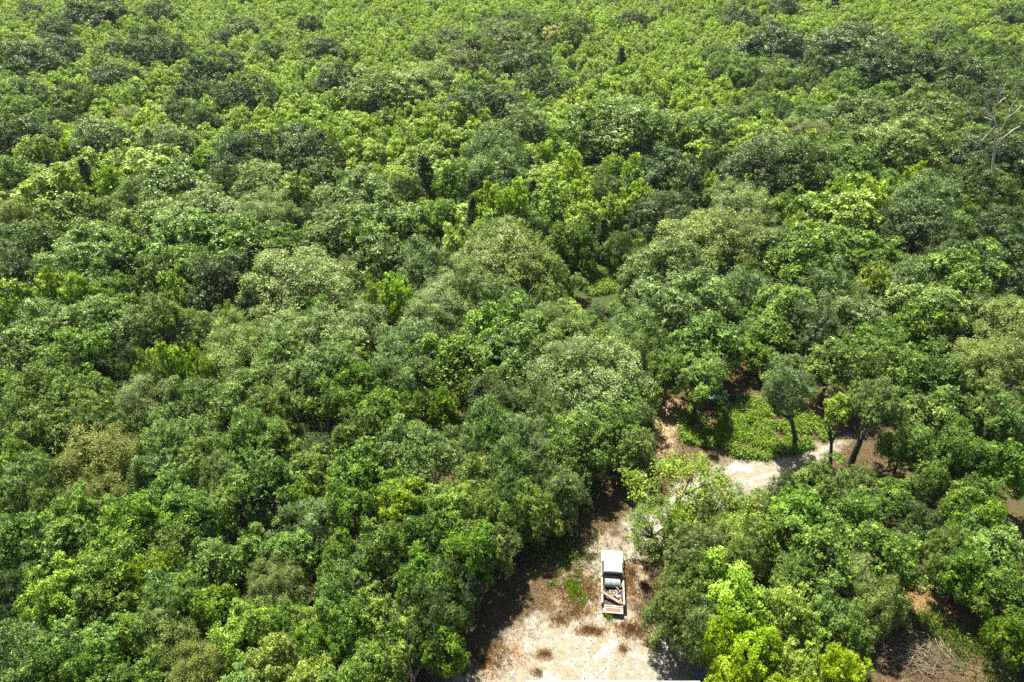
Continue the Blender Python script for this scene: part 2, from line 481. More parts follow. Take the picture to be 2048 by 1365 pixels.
# ------------------------------------------------------------------ the trees the photograph shows, one by one
# photo x, photo y of the crown, width of the crown in photo pixels, kind [, trunk foot x, y]
TREES_TXT = """
31 271 105 D;224 151 75 D;323 99 80 D;245 99 70 D;115 96 75 D;47 112 100 D;193 21 95 D;62 23 50 D;112 55 60 D;318 23 60 D;
448 78 55 D;479 49 70 O;620 52 45 D;541 99 55 O;646 96 70 D;432 135 90 D;484 187 85 D;385 182 65 D;364 224 60 D;401 240 60 D;
672 161 75 D;484 297 110 D;609 292 115 D;31 224 60 M;255 234 45 R;47 177 60 D;193 271 100 O;333 281 85 O;
846 156 115 F;768 172 125 O;684 161 70 D;934 208 90 D;1007 73 90 O;1038 125 95 D;1085 167 80 D;997 198 90 D;903 73 70 O;
846 99 50 O;929 125 70 O;1158 57 45 D;1267 39 50 D;1111 68 45 P;992 281 110 W;1241 125 34 C;1236 245 170 O;1049 245 90 O;
1541 83 125 D;1712 83 150 D;1801 135 140 D;1915 146 130 D;1712 140 100 D;1629 135 70 D;1567 10 60 D;1478 36 65 D;1666 18 35 C;
1900 73 70 D;2020 31 60 D;1712 224 110 O;1868 213 120 O;1619 260 85 R;1801 271 130 O;2000 300 130 D;2030 198 80 D;1420 250 100 O;
1340 250 90 M;1540 290 90 O;1960 215 70 D;
179 364 52 C;217 356 42 B;85 373 80 B;129 367 50 B;182 330 60 B;18 338 60 M;308 323 80 B;234 318 50 B;366 367 125 M;521 359 95 O;
498 318 80 D;457 356 70 D;205 426 70 O;264 385 80 O;140 411 90 M;20 423 50 R;58 490 120 D;30 540 100 D;164 500 140 O;322 447 140 O;
416 423 140 O;527 426 110 F;366 464 110 M;457 464 100 M;357 523 80 M;434 549 120 D;521 482 105 M;600 560 190 F;305 543 60 M;
155 578 52 B;97 570 45 B;35 608 60 B;255 570 50 M;346 590 45 B;205 570 60 M;234 608 70 M;102 652 130 W;187 640 110 M;293 646 110 O;
337 643 55 B;393 660 90 O;483 675 110 F;463 634 35 B;513 608 35 D;250 500 90 M;
749 353 45 B;849 356 62 C;811 373 60 O;705 388 120 O;585 373 50 B;640 344 60 M;544 490 90 M;682 452 120 O;740 464 90 M;793 438 100 M;
880 429 70 M;910 353 60 M;983 338 110 W;945 432 36 C;1016 402 36 C;983 402 50 B;1065 400 36 C;975 464 50 B;910 482 48 B;758 505 90 M;
846 520 100 W;796 490 26 C;878 517 30 C;687 550 60 F;717 572 50 M;743 596 38 B;781 578 50 B;802 598 38 B;1013 505 170 F;940 563 125 F;
1071 543 105 O;880 608 125 F;983 578 90 W;1036 608 70 W;632 628 65 M;705 651 150 F;588 666 110 F;851 657 110 W;998 651 115 M;
1032 397 50 B;1111 397 60 B;1164 388 50 B;1217 376 60 O;1278 385 50 B;1327 425 110 D;1176 429 60 B;1228 417 50 B;1264 344 40 B;
1146 344 40 B;1231 332 50 M;1205 480 40 C;1117 476 60 M;1167 476 55 M;1243 488 35 O;1334 461 45 M;1076 452 50 M;1469 397 120 F;
1410 470 165 F;1513 476 110 F;1322 525 140 O;1366 590 150 O;1483 564 85 W;1495 540 38 M;1571 608 100 M;1557 499 105 O;1103 650 115 F;
1270 660 110 W;1410 670 120 M;1419 370 30 B;1337 344 125 D;1513 329 125 D;1425 323 50 D;1090 590 70 O;
1594 323 120 D;1682 318 90 O;1726 329 90 M;1653 350 50 M;1677 376 36 B;1726 373 60 B;1835 350 36 B;1697 423 90 B;1741 397 55 B;
1635 417 60 B;1597 452 42 B;1574 411 62 M;1858 376 100 W;1843 440 125 D;1934 426 36 M;1917 452 60 M;1960 373 110 D;1996 397 60 M;
2010 450 110 D;1624 505 125 M;1676 490 105 M;1753 510 80 M;1755 564 55 B;1653 564 105 W;1829 558 125 O;1917 543 125 M;2020 520 130 D;
1858 616 125 M;1712 622 120 W;1829 637 95 M;1624 637 95 W;2020 646 130 F;1946 622 50 D;1770 687 90 M;1900 500 80 D;
44 698 125 M;123 700 100 M;190 698 100 M;188 739 90 D;249 719 70 D;337 719 52 B;302 745 42 B;401 739 36 B;469 710 125 F;557 713 110 O;
20 777 85 M;88 771 110 O;152 789 110 O;182 824 90 O;59 850 125 O;293 798 110 F;395 792 110 O;483 792 125 O;542 777 95 O;190 909 145 R;
351 880 115 O;395 925 105 O;308 930 95 W;498 871 80 M;527 953 110 M;59 968 110 O;190 985 100 R;440 953 85 O;322 997 110 M;88 1006 90 O;
147 1036 95 M;380 1035 100 M;469 1012 90 M;230 860 80 O;20 920 80 M;
588 695 115 O;690 704 110 O;646 742 120 O;705 770 80 M;799 698 115 W;808 754 110 W;925 704 125 M;1013 713 125 M;544 820 95 O;
682 800 85 M;764 812 80 M;828 818 60 M;720 858 85 M;983 786 95 W;1057 801 95 W;983 842 115 W;1051 875 100 W;837 889 125 O;705 930 100 M;
925 889 75 W;1022 934 105 W;544 880 80 M;940 964 95 O;799 997 95 Y;690 1006 90 M;898 1016 95 Y;620 1041 95 W;983 1026 85 O;
620 930 80 Y;600 1000 70 M;880 810 60 M;
29 1082 105 M;161 1072 110 M;264 1047 105 M;351 1088 95 O;220 1129 105 M;308 1141 85 Y;440 1129 95 M;23 1185 100 D;105 1188 100 B;
199 1209 105 M;322 1190 100 M;513 1111 95 M;542 1155 100 F;410 1208 90 M;337 1230 85 O;44 1281 105 W;190 1287 105 M;262 1273 75 M;
345 1285 120 F;395 1341 120 R;492 1258 100 B;551 1317 90 B;88 1352 105 M;176 1352 85 M;285 1356 90 M;410 1060 90 M;90 1110 90 M;
573 1111 90 M;559 1180 90 F;837 1072 75 M;764 1103 90 M;837 1151 105 M;939 1097 105 M;895 1170 85 D;866 1235 70 D;676 1199 85 M;
749 1220 85 Y;822 1253 65 B;623 1243 75 B;573 1243 70 M;705 1264 80 M;802 1312 60 B;632 1303 75 M;735 1331 95 Y;690 1090 70 M;
670 1150 70 M;620 1360 90 B;700 1380 90 M;480 1380 100 M;20 1390 100 M;240 1400 100 M;880 1290 50 M;
1176 742 185 F;1117 685 120 O;1264 700 100 F;1220 774 135 O;1190 870 150 O;1117 970 85 W;1337 741 60 M;1110 830 80 O;1260 840 80 O;
1410 746 105 M 1385 838;1542 659 95 M 1530 722;1574 756 105 W 1593 890;1668 723 95 M;1668 790 58 B 1660 930;1770 727 110 O;
1756 800 105 O 1700 930;1873 742 110 M;1858 815 105 M;1990 721 130 F;1961 792 115 O;1814 888 85 M;1917 903 95 M;1868 956 60 M;
2040 1270 80 M;1905 1105 80 O;1990 932 105 M;1946 985 95 M;2019 844 90 M;1960 1030 110 M;2000 1090 120 M;1930 1140 80 M;2020 1180 105 M;1925 1065 80 M;1900 860 70 M;
1365 965 215 S;1310 1035 130 S;1440 990 110 S;1638 962 90 M;1512 1042 125 Y;1602 1020 125 M;1713 1030 95 M;1758 1105 135 M;1646 1087 140 M;1390 1105 115 O;
1468 1087 115 F;1350 1215 90 O;1398 1255 72 O;1385 1150 70 O;1477 1185 140 B;1566 1221 100 B;1446 1265 95 B;1512 1287 100 B;
1468 1332 85 B;1602 1332 80 B;1682 1341 85 B;1638 1285 70 B;1668 1225 100 M;1713 1262 75 M;1758 1195 70 F;1600 1130 110 O;1580 1390 90 B;
975 1085 80 O;1060 1010 80 O;1020 1020 70 D;1140 900 70 O;1270 900 60 O;860 1180 80 M;1710 1160 80 F;1400 1010 60 S
"""
TREES = []
for rec in TREES_TXT.replace('\n', '').split(';'):
    f = rec.split()
    if len(f) >= 4:
        TREES.append((float(f[0]), float(f[1]), float(f[2]), f[3], (float(f[4]), float(f[5])) if len(f) > 4 else None))

LOOK = {
    'O': ('oak_tree', 'grey-green domed oak', 'grey-green domed oaks'),
    'D': ('oak_tree', 'dark green domed oak', 'dark green domed oaks'),
    'F': ('oak_tree', 'pale olive feathery oak', 'pale olive feathery oaks'),
    'W': ('willow_tree', 'silvery green tree', 'silvery green trees'),
    'M': ('broadleaf_tree', 'mid-green leafy tree', 'mid-green leafy trees'),
    'B': ('tallow_tree', 'bright yellow-green tree', 'bright yellow-green trees'),
    'G': ('tallow_tree', 'full bright yellow-green tree', 'bright yellow-green trees'),
    'Y': ('broadleaf_tree', 'green tree flecked with yellow', 'green trees flecked with yellow'),
    'R': ('oak_tree', 'russet-brown olive tree', 'russet-brown olive trees'),
    'S': ('mesquite_tree', 'thin see-through pale tree', 'thin pale trees over the track'),
    'C': ('cedar_tree', 'narrow dark upright cedar', 'narrow dark cedars'),
    'P': ('flowering_tree', 'cream-topped tree', 'cream-topped trees'),
}
MARKS = [
    (1226, 1165, 'the abandoned pickup truck'), (928, 1337, 'the tyre on the ground'), (1830, 1310, 'the brush pile'),
    (2000, 215, 'the bleached dead tree'), (1530, 945, 'the pale bend of the track'), (1660, 930, 'the bare trunks by the track'),
    (1480, 850, 'the weed patch above the track'), (1205, 580, 'the small grassy gap'), (849, 356, 'the big dark cedar'),
    (992, 281, 'the pale leafy tree above centre'), (1111, 68, 'the cream treetop'), (1710, 410, 'the yellow-green grove'),
    (190, 909, 'the big russet crown'), (337, 719, 'the yellow tree by the dark hollow'), (337, 643, 'the small lemon-yellow dome'),
    (58, 520, 'the black hollow at mid edge'), (105, 1188, 'the bright tree by the corner'), (510, 1275, 'the bright clump at the bottom'),
    (1490, 1200, 'the biggest bright tree'), (1030, 850, 'the silvery crowns at the centre'), (1801, 135, 'the dark domes on the far slope'),
    (450, 190, 'the dark pair of far domes'), (600, 560, 'the broad feathery dome'), (1430, 430, 'the big pale double dome'),
    (645, 355, 'the small white dead twigs'), (699, 1130, 'the bare twigs in the crowns'), (40, 20, 'the hazy top corner'),
    (1176, 742, 'the limbed olive crown mid-photo'), (1820, 1200, 'the lower sandy strip'), (1965, 640, 'the black gap by the pinkish oak'),
    (800, 160, 'the twin far domes near the top'), (1542, 659, 'the lone tree by the litter'), (840, 1010, 'the yellow-flecked crowns'),
    (164, 500, 'the wide oak beside the black hollow'), (546, 310, 'the two dark rounded domes'), (1560, 40, 'the far top thicket'),
    (1950, 950, 'the leafy wall beside the litter'), (160, 360, 'the ragged cedar in the thicket'), (500, 830, 'the dark cleft in the oaks'),
]
ORD = ['first', 'second', 'third', 'fourth', 'fifth', 'sixth', 'seventh', 'eighth', 'ninth', 'tenth', 'eleventh', 'twelfth']

placed = []        # (x, y, radius) of every crown, for filling the rest of the wood


def place_tree(px, py, w, kd, foot=None, rng=random):
    g = KIND[kd]
    zc0 = g['zb'] + 0.5 * g['H']
    s, sz = 1.0, 1.0
    p = at(px, py, zc0)
    if foot is None:
        for _ in range(4):
            s = max(0.35, (w * 0.5) * depth(p) / CAM_F / (g['R'] * 0.98)) * (1.0 if kd in 'CS' else 1.1 if px > 1250 and py > 840 else 1.27)
            if kd == 'C':
                sz = min(1.1, max(0.7, s))
            else:
                sz = min(1.55, 0.58 + 0.44 * s) * (0.93 + 0.14 * ((px * 7 + py * 13) % 10) / 10)
            if kd == 'B' and 340 < py < 900:
                sz = max(sz, 1.35)
            p = at(px, py, zc0 * sz)
        rx = 0.0
        root = Vector((p.x, p.y, 0))
    else:
        root = at(foot[0], foot[1], 0)
        best = None
        for q in range(60, 180, 2):                # the height at which the crown shows where the photo has it
            z = zc0 * q / 100
            _, yy = pixel(Vector((root.x, root.y, z)))
            if best is None or abs(yy - py) < best[0]:
                best = (abs(yy - py), q / 100)
        sz = best[1]
        p = at(px, py, zc0 * sz)
        s = (w * 0.5) * depth(p) / CAM_F / (g['R'] * 0.98)
        rx = math.atan2(p.x - root.x, zc0 * sz)
    return root, s, sz, rx


trees_out = []
for (px, py, w, kd, foot) in TREES:
    if kd == 'B' and w >= 75 and py > 900:
        kd = 'G'
    root, s, sz, rx = place_tree(px, py, w, kd, foot)
    trees_out.append([px, py, kd, root, s, sz, rx, foot])
    placed.append((root.x + math.sin(rx) * 6, root.y, KIND[kd]['R'] * s))

counts = {}
rank = {}
cells = {}
for idx, (px, py, kd, *_r) in enumerate(trees_out):
    k = min(range(len(MARKS)), key=lambda j: (MARKS[j][0] - px) ** 2 + ((MARKS[j][1] - py) * 1.2) ** 2)
    cells.setdefault((kd, k), []).append(idx)
for (kd, k), ids in cells.items():
    ids.sort(key=lambda i: (MARKS[k][0] - trees_out[i][0]) ** 2 + (MARKS[k][1] - trees_out[i][1]) ** 2)
    for j, i in enumerate(ids):
        rank[i] = (j, len(ids), MARKS[k][2])

for idx, (px, py, kd, root, s, sz, rx, foot) in enumerate(trees_out):
    name, look, grp = LOOK[kd]
    n = counts.get(kd, 0)
    counts[kd] = n + 1
    j, tot, mark = rank[idx]
    if tot == 1:
        label = f'{look}, the only one by {mark}'
    else:
        label = f'{look}, {ORD[j]} one from {mark}'
    vi = (n * 7 + n // 3) % len(PROTO[kd])
    cm, tm, tw = PROTO[kd][vi]
    t = link(name, None, None, root, label=label, category='tree', group=grp)
    t.rotation_euler = (0, rx, 0) if rx else (0, 0, 0)
    yaw = random.uniform(0, 2 * PI)
    sx = s * random.uniform(0.95, 1.06)
    sy = s * random.uniform(0.95, 1.06)
    zb = KIND[kd]['zb']
    assert len(label.split()) <= 16, label
    cz_, cs_ = zb * sz, sz
    if rx or (px, py) == (1574, 756):
        cs_ = max(s * 1.0, 0.75)
        cz_ = (zb + 0.5 * KIND[kd]['H']) * sz - 0.5 * KIND[kd]['H'] * cs_
    c = link('crown', cm, t, (0, 0, cz_))
    c.scale = (sx, sy, cs_)
    c.rotation_euler = (0, 0, yaw)
    k = link('trunk', tm, t)
    k.scale = (sx, sy, sz) if not foot else (max(0.95, sx * 0.75), max(0.95, sy * 0.75), sz)
    k.rotation_euler = (0, 0, yaw)
    if tw is not None and py > 480:
        q = link('twigs', tw, t, kind='stuff')
        q.scale = (sx, sy, sz)
        q.rotation_euler = (0, 0, yaw)

# ------------------------------------------------------------------ ground
CLEARING = [(870, 1365), (900, 1345), (975, 1330), (1010, 1280), (1095, 1215), (1150, 1150), (1185, 1085), (1240, 1070), (1310, 1080), (1290, 1150),
            (1270, 1230), (1330, 1275), (1400, 1325), (1450, 1365), (1500, 1560), (800, 1560)]
TRACK = [(1225, 1085), (1290, 1015), (1360, 960), (1470, 918), (1580, 905), (1660, 878), (1700, 880), (1680, 905), (1570, 955), (1530, 985), (1440, 1020),
         (1380, 1060), (1300, 1100)]
GAP = [(1305, 795), (1370, 805), (1372, 840), (1345, 870), (1352, 905), (1300, 915), (1305, 860)]
STRIP = [(1760, 1165), (1830, 1175), (1880, 1205), (1935, 1243), (1900, 1248), (1815, 1205)]
SHADE = [(1640, 930), (1680, 860), (1800, 800), (1880, 850), (1800, 1000), (1720, 960)]
SMALLGAP = [(1198, 600), (1232, 597), (1232, 612), (1202, 614)]
LITTER_L = [(820, 1345), (900, 1200), (1000, 1140), (1060, 1120), (1120, 1150), (1060, 1230), (1000, 1290), (930, 1345)]
BROWNS = [((960, 1315), 3.2, 1.3), ((1090, 1308), 0.9, 0.5), ((1075, 1345), 0.5, 0.4), ((1180, 1262), 1.3, .45), ((1262, 1262), 1.5, 0.9), ((1160, 1185), 2.3, 2.2), ((1255, 1155), 1.2, 2.6),
          ((1120, 1240), 1.0, .7), ((1245, 1300), 0.6, 0.4), ((1300, 1290), 0.7, 0.6), ((1150, 1225), 1.4, 0.8)]


def poly_w(P):
    return np.array([tuple(at(x, y, 0))[:2] for x, y in P])


def sdist(P, X, Y):
    """signed distance to a polygon, positive inside"""
    d = np.full(X.shape, 1e9)
    inside = np.zeros(X.shape, bool)
    n = len(P)
    for i in range(n):
        x1, y1 = P[i]
        x2, y2 = P[(i + 1) % n]
        dx, dy = x2 - x1, y2 - y1
        t = np.clip(((X - x1) * dx + (Y - y1) * dy) / (dx * dx + dy * dy), 0, 1)
        d = np.minimum(d, np.hypot(X - x1 - t * dx, Y - y1 - t * dy))
        c = ((y1 > Y) != (y2 > Y)) & (X < dx * (Y - y1) / (dy if abs(dy) > 1e-9 else 1e-9) + x1)
        inside ^= c
    return np.where(inside, d, -d)


def vnoise(X, Y, sc, seed):
    """smooth value noise on arrays"""
    rng = np.random.default_rng(seed)
    tab = rng.uniform(-1, 1, (256, 256))
    x, y = X * sc, Y * sc
    xi, yi = np.floor(x).astype(int), np.floor(y).astype(int)
    fx, fy = x - xi, y - yi
    fx, fy = fx * fx * (3 - 2 * fx), fy * fy * (3 - 2 * fy)
    g = lambda a, b: tab[a % 256, b % 256]
    return (g(xi, yi) * (1 - fx) + g(xi + 1, yi) * fx) * (1 - fy) + (g(xi, yi + 1) * (1 - fx) + g(xi + 1, yi + 1) * fx) * fy


W_CLEAR, W_TRACK, W_GAP, W_STRIP, W_SHADE, W_SMALL, W_LIT = map(poly_w, (CLEARING, TRACK, GAP, STRIP, SHADE, SMALLGAP, LITTER_L))


def sandy(X, Y):
    d = np.maximum.reduce([sdist(W_CLEAR, X, Y), sdist(W_TRACK, X, Y)])
    n = vnoise(X, Y, 0.6, 1) * 0.8 + vnoise(X, Y, 1.7, 2) * 0.5 + vnoise(X, Y, 4.1, 3) * 0.25
    return np.clip(0.5 + (d + n) * 0.8, 0, 1)


def gline(lo, flo, fhi, hi, step):
    a = list(np.arange(flo, fhi, step))
    x, s = fhi, step
    while x < hi:
        a.append(x)
        s *= 1.35
        x += s
    a.append(hi)
    x, s = flo - step, step
    b = []
    while x > lo:
        b.append(x)
        s *= 1.35
        x -= s
    b.append(lo)
    return np.array(b[::-1] + a)


gx = gline(-2600, -8, 42, 2600, 0.16)
gy = gline(-150, 26, 66, 4200, 0.16)
GX, GY = np.meshgrid(gx, gy)


def ground_z(X, Y):
    near = np.exp(-np.maximum(0, np.hypot(X - 12, Y - 45) - 40) / 15)
    return (vnoise(X, Y, 0.12, 11) * 0.10 + vnoise(X, Y, 0.9, 12) * 0.025 + vnoise(X, Y, 3.3, 13) * 0.012) * near


GZ = ground_z(GX, GY)
co = np.stack([GX.ravel(), GY.ravel(), GZ.ravel()], 1)
ny, nx = GX.shape
ii = (np.arange(ny - 1)[:, None] * nx + np.arange(nx - 1)[None, :]).ravel()
quads = np.stack([ii, ii + 1, ii + nx + 1, ii + nx], 1)

sand = sandy(GX, GY).ravel()
brown = np.zeros(GX.shape)
for (bp, rx_, ry_) in BROWNS:
    b0 = at(bp[0], bp[1], 0)
    dd = np.hypot((GX - b0.x) / rx_, (GY - b0.y) / ry_) + vnoise(GX, GY, 1.5, 5) * 0.45 + vnoise(GX, GY, 5, 6) * 0.25
    brown = np.maximum(brown, np.clip(1.35 - dd, 0, 1))
cl = np.array([tuple(at(x, y, 0))[:2] for x, y in ((1160, 1500), (1180, 1380), (1205, 1270), (1262, 1130), (1310, 1050), (1400, 975), (1520, 940), (1640, 900))])
dl = np.full(GX.shape, 1e9)
for (x1, y1), (x2, y2) in zip(cl[:-1], cl[1:]):
    dx_, dy_ = x2 - x1, y2 - y1
    t_ = np.clip(((GX - x1) * dx_ + (GY - y1) * dy_) / (dx_ * dx_ + dy_ * dy_), 0, 1)
    dl = np.minimum(dl, np.hypot(GX - x1 - t_ * dx_, GY - y1 - t_ * dy_))
rut = np.clip(1 - np.abs(np.abs(dl + vnoise(GX, GY, 0.5, 77) * 0.25) - 0.78) / 0.26, 0, 1)
GZ -= rut * 0.05 * (dl < 3)
co[:, 2] = GZ.ravel()
pale = np.zeros(GX.shape)
for P in (W_GAP, W_STRIP, W_SMALL):
    pale = np.maximum(pale, np.clip(0.5 + (sdist(P, GX, GY) + vnoise(GX, GY, 1.3, 7) * 0.4) * 1.2, 0, 1))

m, nt, N, L = nodes('ground')
tc = mk(nt, 'ShaderNodeTexCoord')
o = tc.outputs['Object']
a_sand = mk(nt, 'ShaderNodeAttribute', attribute_name='sand').outputs['Fac']
a_brown = mk(nt, 'ShaderNodeAttribute', attribute_name='brown').outputs['Fac']
a_pale = mk(nt, 'ShaderNodeAttribute', attribute_name='pale').outputs['Fac']
fine = noise(nt, 9, 5, 0.75, o)
mid_ = noise(nt, 2.2, 5, 0.7, o)
big_ = noise(nt, 0.35, 4, 0.6, o)
litter = ramp(nt, fine, [(0.32, (0.022, 0.015, 0.008)), (0.48, (0.070, 0.045, 0.024)), (0.60, (0.19, 0.125, 0.068)), (0.74, (0.40, 0.30, 0.18))])
litter = mixc(nt, mathn(nt, 'MULTIPLY', mid_, 0.45), litter, (0.06, 0.065, 0.02))
sandc = ramp(nt, mid_, [(0.30, (0.19, 0.165, 0.115)), (0.50, (0.275, 0.26, 0.20)), (0.66, (0.35, 0.34, 0.29))])
tanc0 = ramp(nt, fine, [(0.32, (0.10, 0.065, 0.035)), (0.5, (0.27, 0.19, 0.10)), (0.68, (0.42, 0.35, 0.24))])
speck = ramp(nt, noise(nt, 13, 3, 0.8, o), [(0.34, (1, 1, 1)), (0.44, (0, 0, 0))])
sandc = mixc(nt, mathn(nt, 'MULTIPLY', speck, 0.8), sandc, (0.15, 0.115, 0.07))
patch = ramp(nt, noise(nt, 0.55, 5, 0.7, o), [(0.46, (0, 0, 0)), (0.60, (1, 1, 1))])
sandc = mixc(nt, mathn(nt, 'MULTIPLY', patch, 0.6), sandc, tanc0)
whitep = ramp(nt, noise(nt, 0.4, 4, 0.6, o), [(0.56, (0, 0, 0)), (0.64, (1, 1, 1))])
sandc = mixc(nt, mathn(nt, 'MULTIPLY', whitep, 0.7), sandc, (0.44, 0.43, 0.39))
tanc = ramp(nt, fine, [(0.30, (0.12, 0.075, 0.04)), (0.50, (0.33, 0.23, 0.125)), (0.70, (0.52, 0.42, 0.27))])
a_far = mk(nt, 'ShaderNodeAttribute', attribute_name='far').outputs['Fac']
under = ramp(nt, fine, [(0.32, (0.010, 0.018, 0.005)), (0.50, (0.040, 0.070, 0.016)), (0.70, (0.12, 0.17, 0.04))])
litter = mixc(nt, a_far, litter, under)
c = mixc(nt, a_pale, litter, tanc)
a_rut = mk(nt, 'ShaderNodeAttribute', attribute_name='rut').outputs['Fac']
sandc = mixc(nt, mathn(nt, 'MULTIPLY', a_rut, 0.45), sandc, (0.43, 0.42, 0.38))
c = mixc(nt, a_sand, c, sandc)
browc = ramp(nt, noise(nt, 6, 5, 0.75, o), [(0.32, (0.09, 0.05, 0.025)), (0.5, (0.25, 0.155, 0.075)), (0.68, (0.50, 0.42, 0.29))])
c = mixc(nt, mathn(nt, 'MULTIPLY', a_brown, 0.85), c, browc)
p = mk(nt, 'ShaderNodeBsdfPrincipled')
L.new(c, p.inputs['Base Color'])
p.inputs['Roughness'].default_value = 1.0
p.inputs['Specular IOR Level'].default_value = 0.1
bmp = mk(nt, 'ShaderNodeBump')
bmp.inputs['Strength'].default_value = 0.9
bmp.inputs['Distance'].default_value = 0.06
L.new(noise(nt, 11, 5, 0.8, o), bmp.inputs['Height'])
L.new(bmp.outputs[0], p.inputs['Normal'])
out = mk(nt, 'ShaderNodeOutputMaterial')
L.new(p.outputs[0], out.inputs[0])
M['ground'] = m
gme = mesh_np('ground', co, quads, None, m, None, True)
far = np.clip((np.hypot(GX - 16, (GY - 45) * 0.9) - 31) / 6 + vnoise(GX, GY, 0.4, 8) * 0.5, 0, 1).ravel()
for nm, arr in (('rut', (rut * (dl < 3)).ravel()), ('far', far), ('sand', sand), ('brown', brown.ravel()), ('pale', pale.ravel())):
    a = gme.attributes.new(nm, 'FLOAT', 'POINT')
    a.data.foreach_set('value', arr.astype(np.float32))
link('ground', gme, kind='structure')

# ------------------------------------------------------------------ the rest of the wood (past the 300 that show largest)
rng = np.random.default_rng(21)
grid = {}


def gkey(x, y):
    return int(x // 12), int(y // 12)


for (x, y, r) in placed:
    grid.setdefault(gkey(x, y), []).append((x, y, r))


def free(x, y, r, k):
    gxk, gyk = gkey(x, y)
    for a in range(-1, 2):
        for b in range(-1, 2):
            for (qx, qy, qr) in grid.get((gxk + a, gyk + b), ()):
                if (qx - x) ** 2 + (qy - y) ** 2 < ((qr + r) * k) ** 2:
                    return False
    return True


KEEP = [W_CLEAR, W_TRACK, W_GAP, W_STRIP, W_SHADE, W_SMALL, W_LIT,
        poly_w([(1370, 820), (1480, 800), (1620, 860), (1600, 900), (1450, 915), (1360, 890)]),
        poly_w([(1170, 530), (1240, 540), (1240, 590), (1175, 590)]),
        poly_w([(1720, 1280), (1800, 1240), (1960, 1300), (1980, 1420), (1720, 1420)]),
        poly_w([(1060, 1100), (1160, 980), (1290, 900), (1330, 930), (1240, 1080), (1150, 1160)]),
        poly_w([(1820, 1130), (1900, 1160), (2048, 1290), (2048, 1420), (1950, 1420), (1900, 1250)])]
FK = ['B', 'M', 'O', 'D']
fill = {k: [] for k in FK}
cand = 34000
ys = 26 + (rng.uniform(0, 1, cand) ** 0.62) * 620
hw = 0.80 * (ys * 0.819 + 29.8) + 14
xs = rng.uniform(-1, 1, cand) * hw
bright = vnoise(xs, ys, 1 / 38.0, 31) + 0.5 * vnoise(xs, ys, 1 / 14.0, 32)
kp = np.full(cand, -1e9)
for P in KEEP:
    kp = np.maximum(kp, sdist(P, xs, ys))
for x, y, bn, kq in zip(xs, ys, bright, kp):
    pxx, pyy = pixel(Vector((x, y, 6)))
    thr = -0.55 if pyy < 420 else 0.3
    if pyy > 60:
        thr += 0.9 * min(1, max(0, (pxx - 1150) / 350))  # fewer bright trees to the right: darker kinds stand in for a cloud's shadow
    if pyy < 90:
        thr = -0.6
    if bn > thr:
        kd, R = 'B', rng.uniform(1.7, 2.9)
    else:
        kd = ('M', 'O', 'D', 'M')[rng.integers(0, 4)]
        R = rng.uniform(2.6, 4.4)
    if y < 130:
        R = rng.uniform(1.6, 2.8)
    if kq > -R * 0.9:
        continue
    if not free(x, y, R, 0.52 if y < 130 else 0.56):
        continue
    grid.setdefault(gkey(x, y), []).append((x, y, R))
    s = R / KIND[kd]['R']
    sz = (0.55 + 0.45 * s) * rng.uniform(0.85, 1.15)
    if y < 130:
        sz *= 0.62
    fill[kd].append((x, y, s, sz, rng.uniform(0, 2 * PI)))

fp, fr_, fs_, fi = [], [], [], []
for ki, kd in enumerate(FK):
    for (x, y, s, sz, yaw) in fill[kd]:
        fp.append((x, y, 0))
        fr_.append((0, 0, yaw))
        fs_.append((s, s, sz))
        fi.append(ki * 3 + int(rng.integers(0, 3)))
fp = np.array(fp, dtype=np.float32)
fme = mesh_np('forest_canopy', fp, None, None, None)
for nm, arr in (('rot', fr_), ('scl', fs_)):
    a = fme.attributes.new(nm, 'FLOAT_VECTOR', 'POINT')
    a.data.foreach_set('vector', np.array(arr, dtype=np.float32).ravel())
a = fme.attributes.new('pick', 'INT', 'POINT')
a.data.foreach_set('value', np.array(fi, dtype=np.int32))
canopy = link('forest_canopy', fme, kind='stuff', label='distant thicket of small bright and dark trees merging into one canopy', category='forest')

# every kind's crown, taken from the trees that stand in the wood
src = []
for kd in FK:
    have = []
    for (cm, tm, tw) in PROTO[kd][:3]:
        c = next(ob for ob in bpy.data.objects if ob.data is cm)
        k = next(ch for ch in c.parent.children if ch.data is tm)
        have.append((c, k))
    src += have
ng = bpy.data.node_groups.new('canopy', 'GeometryNodeTree')
ng.interface.new_socket('Geometry', in_out='INPUT', socket_type='NodeSocketGeometry')
ng.interface.new_socket('Geometry', in_out='OUTPUT', socket_type='NodeSocketGeometry')
gi = ng.nodes.new('NodeGroupInput')
go = ng.nodes.new('NodeGroupOutput')
fin = ng.nodes.new('GeometryNodeJoinGeometry')


def named(nm, typ):
    n = ng.nodes.new('GeometryNodeInputNamedAttribute')
    n.data_type = typ
    n.inputs[0].default_value = nm
    return n.outputs[0]


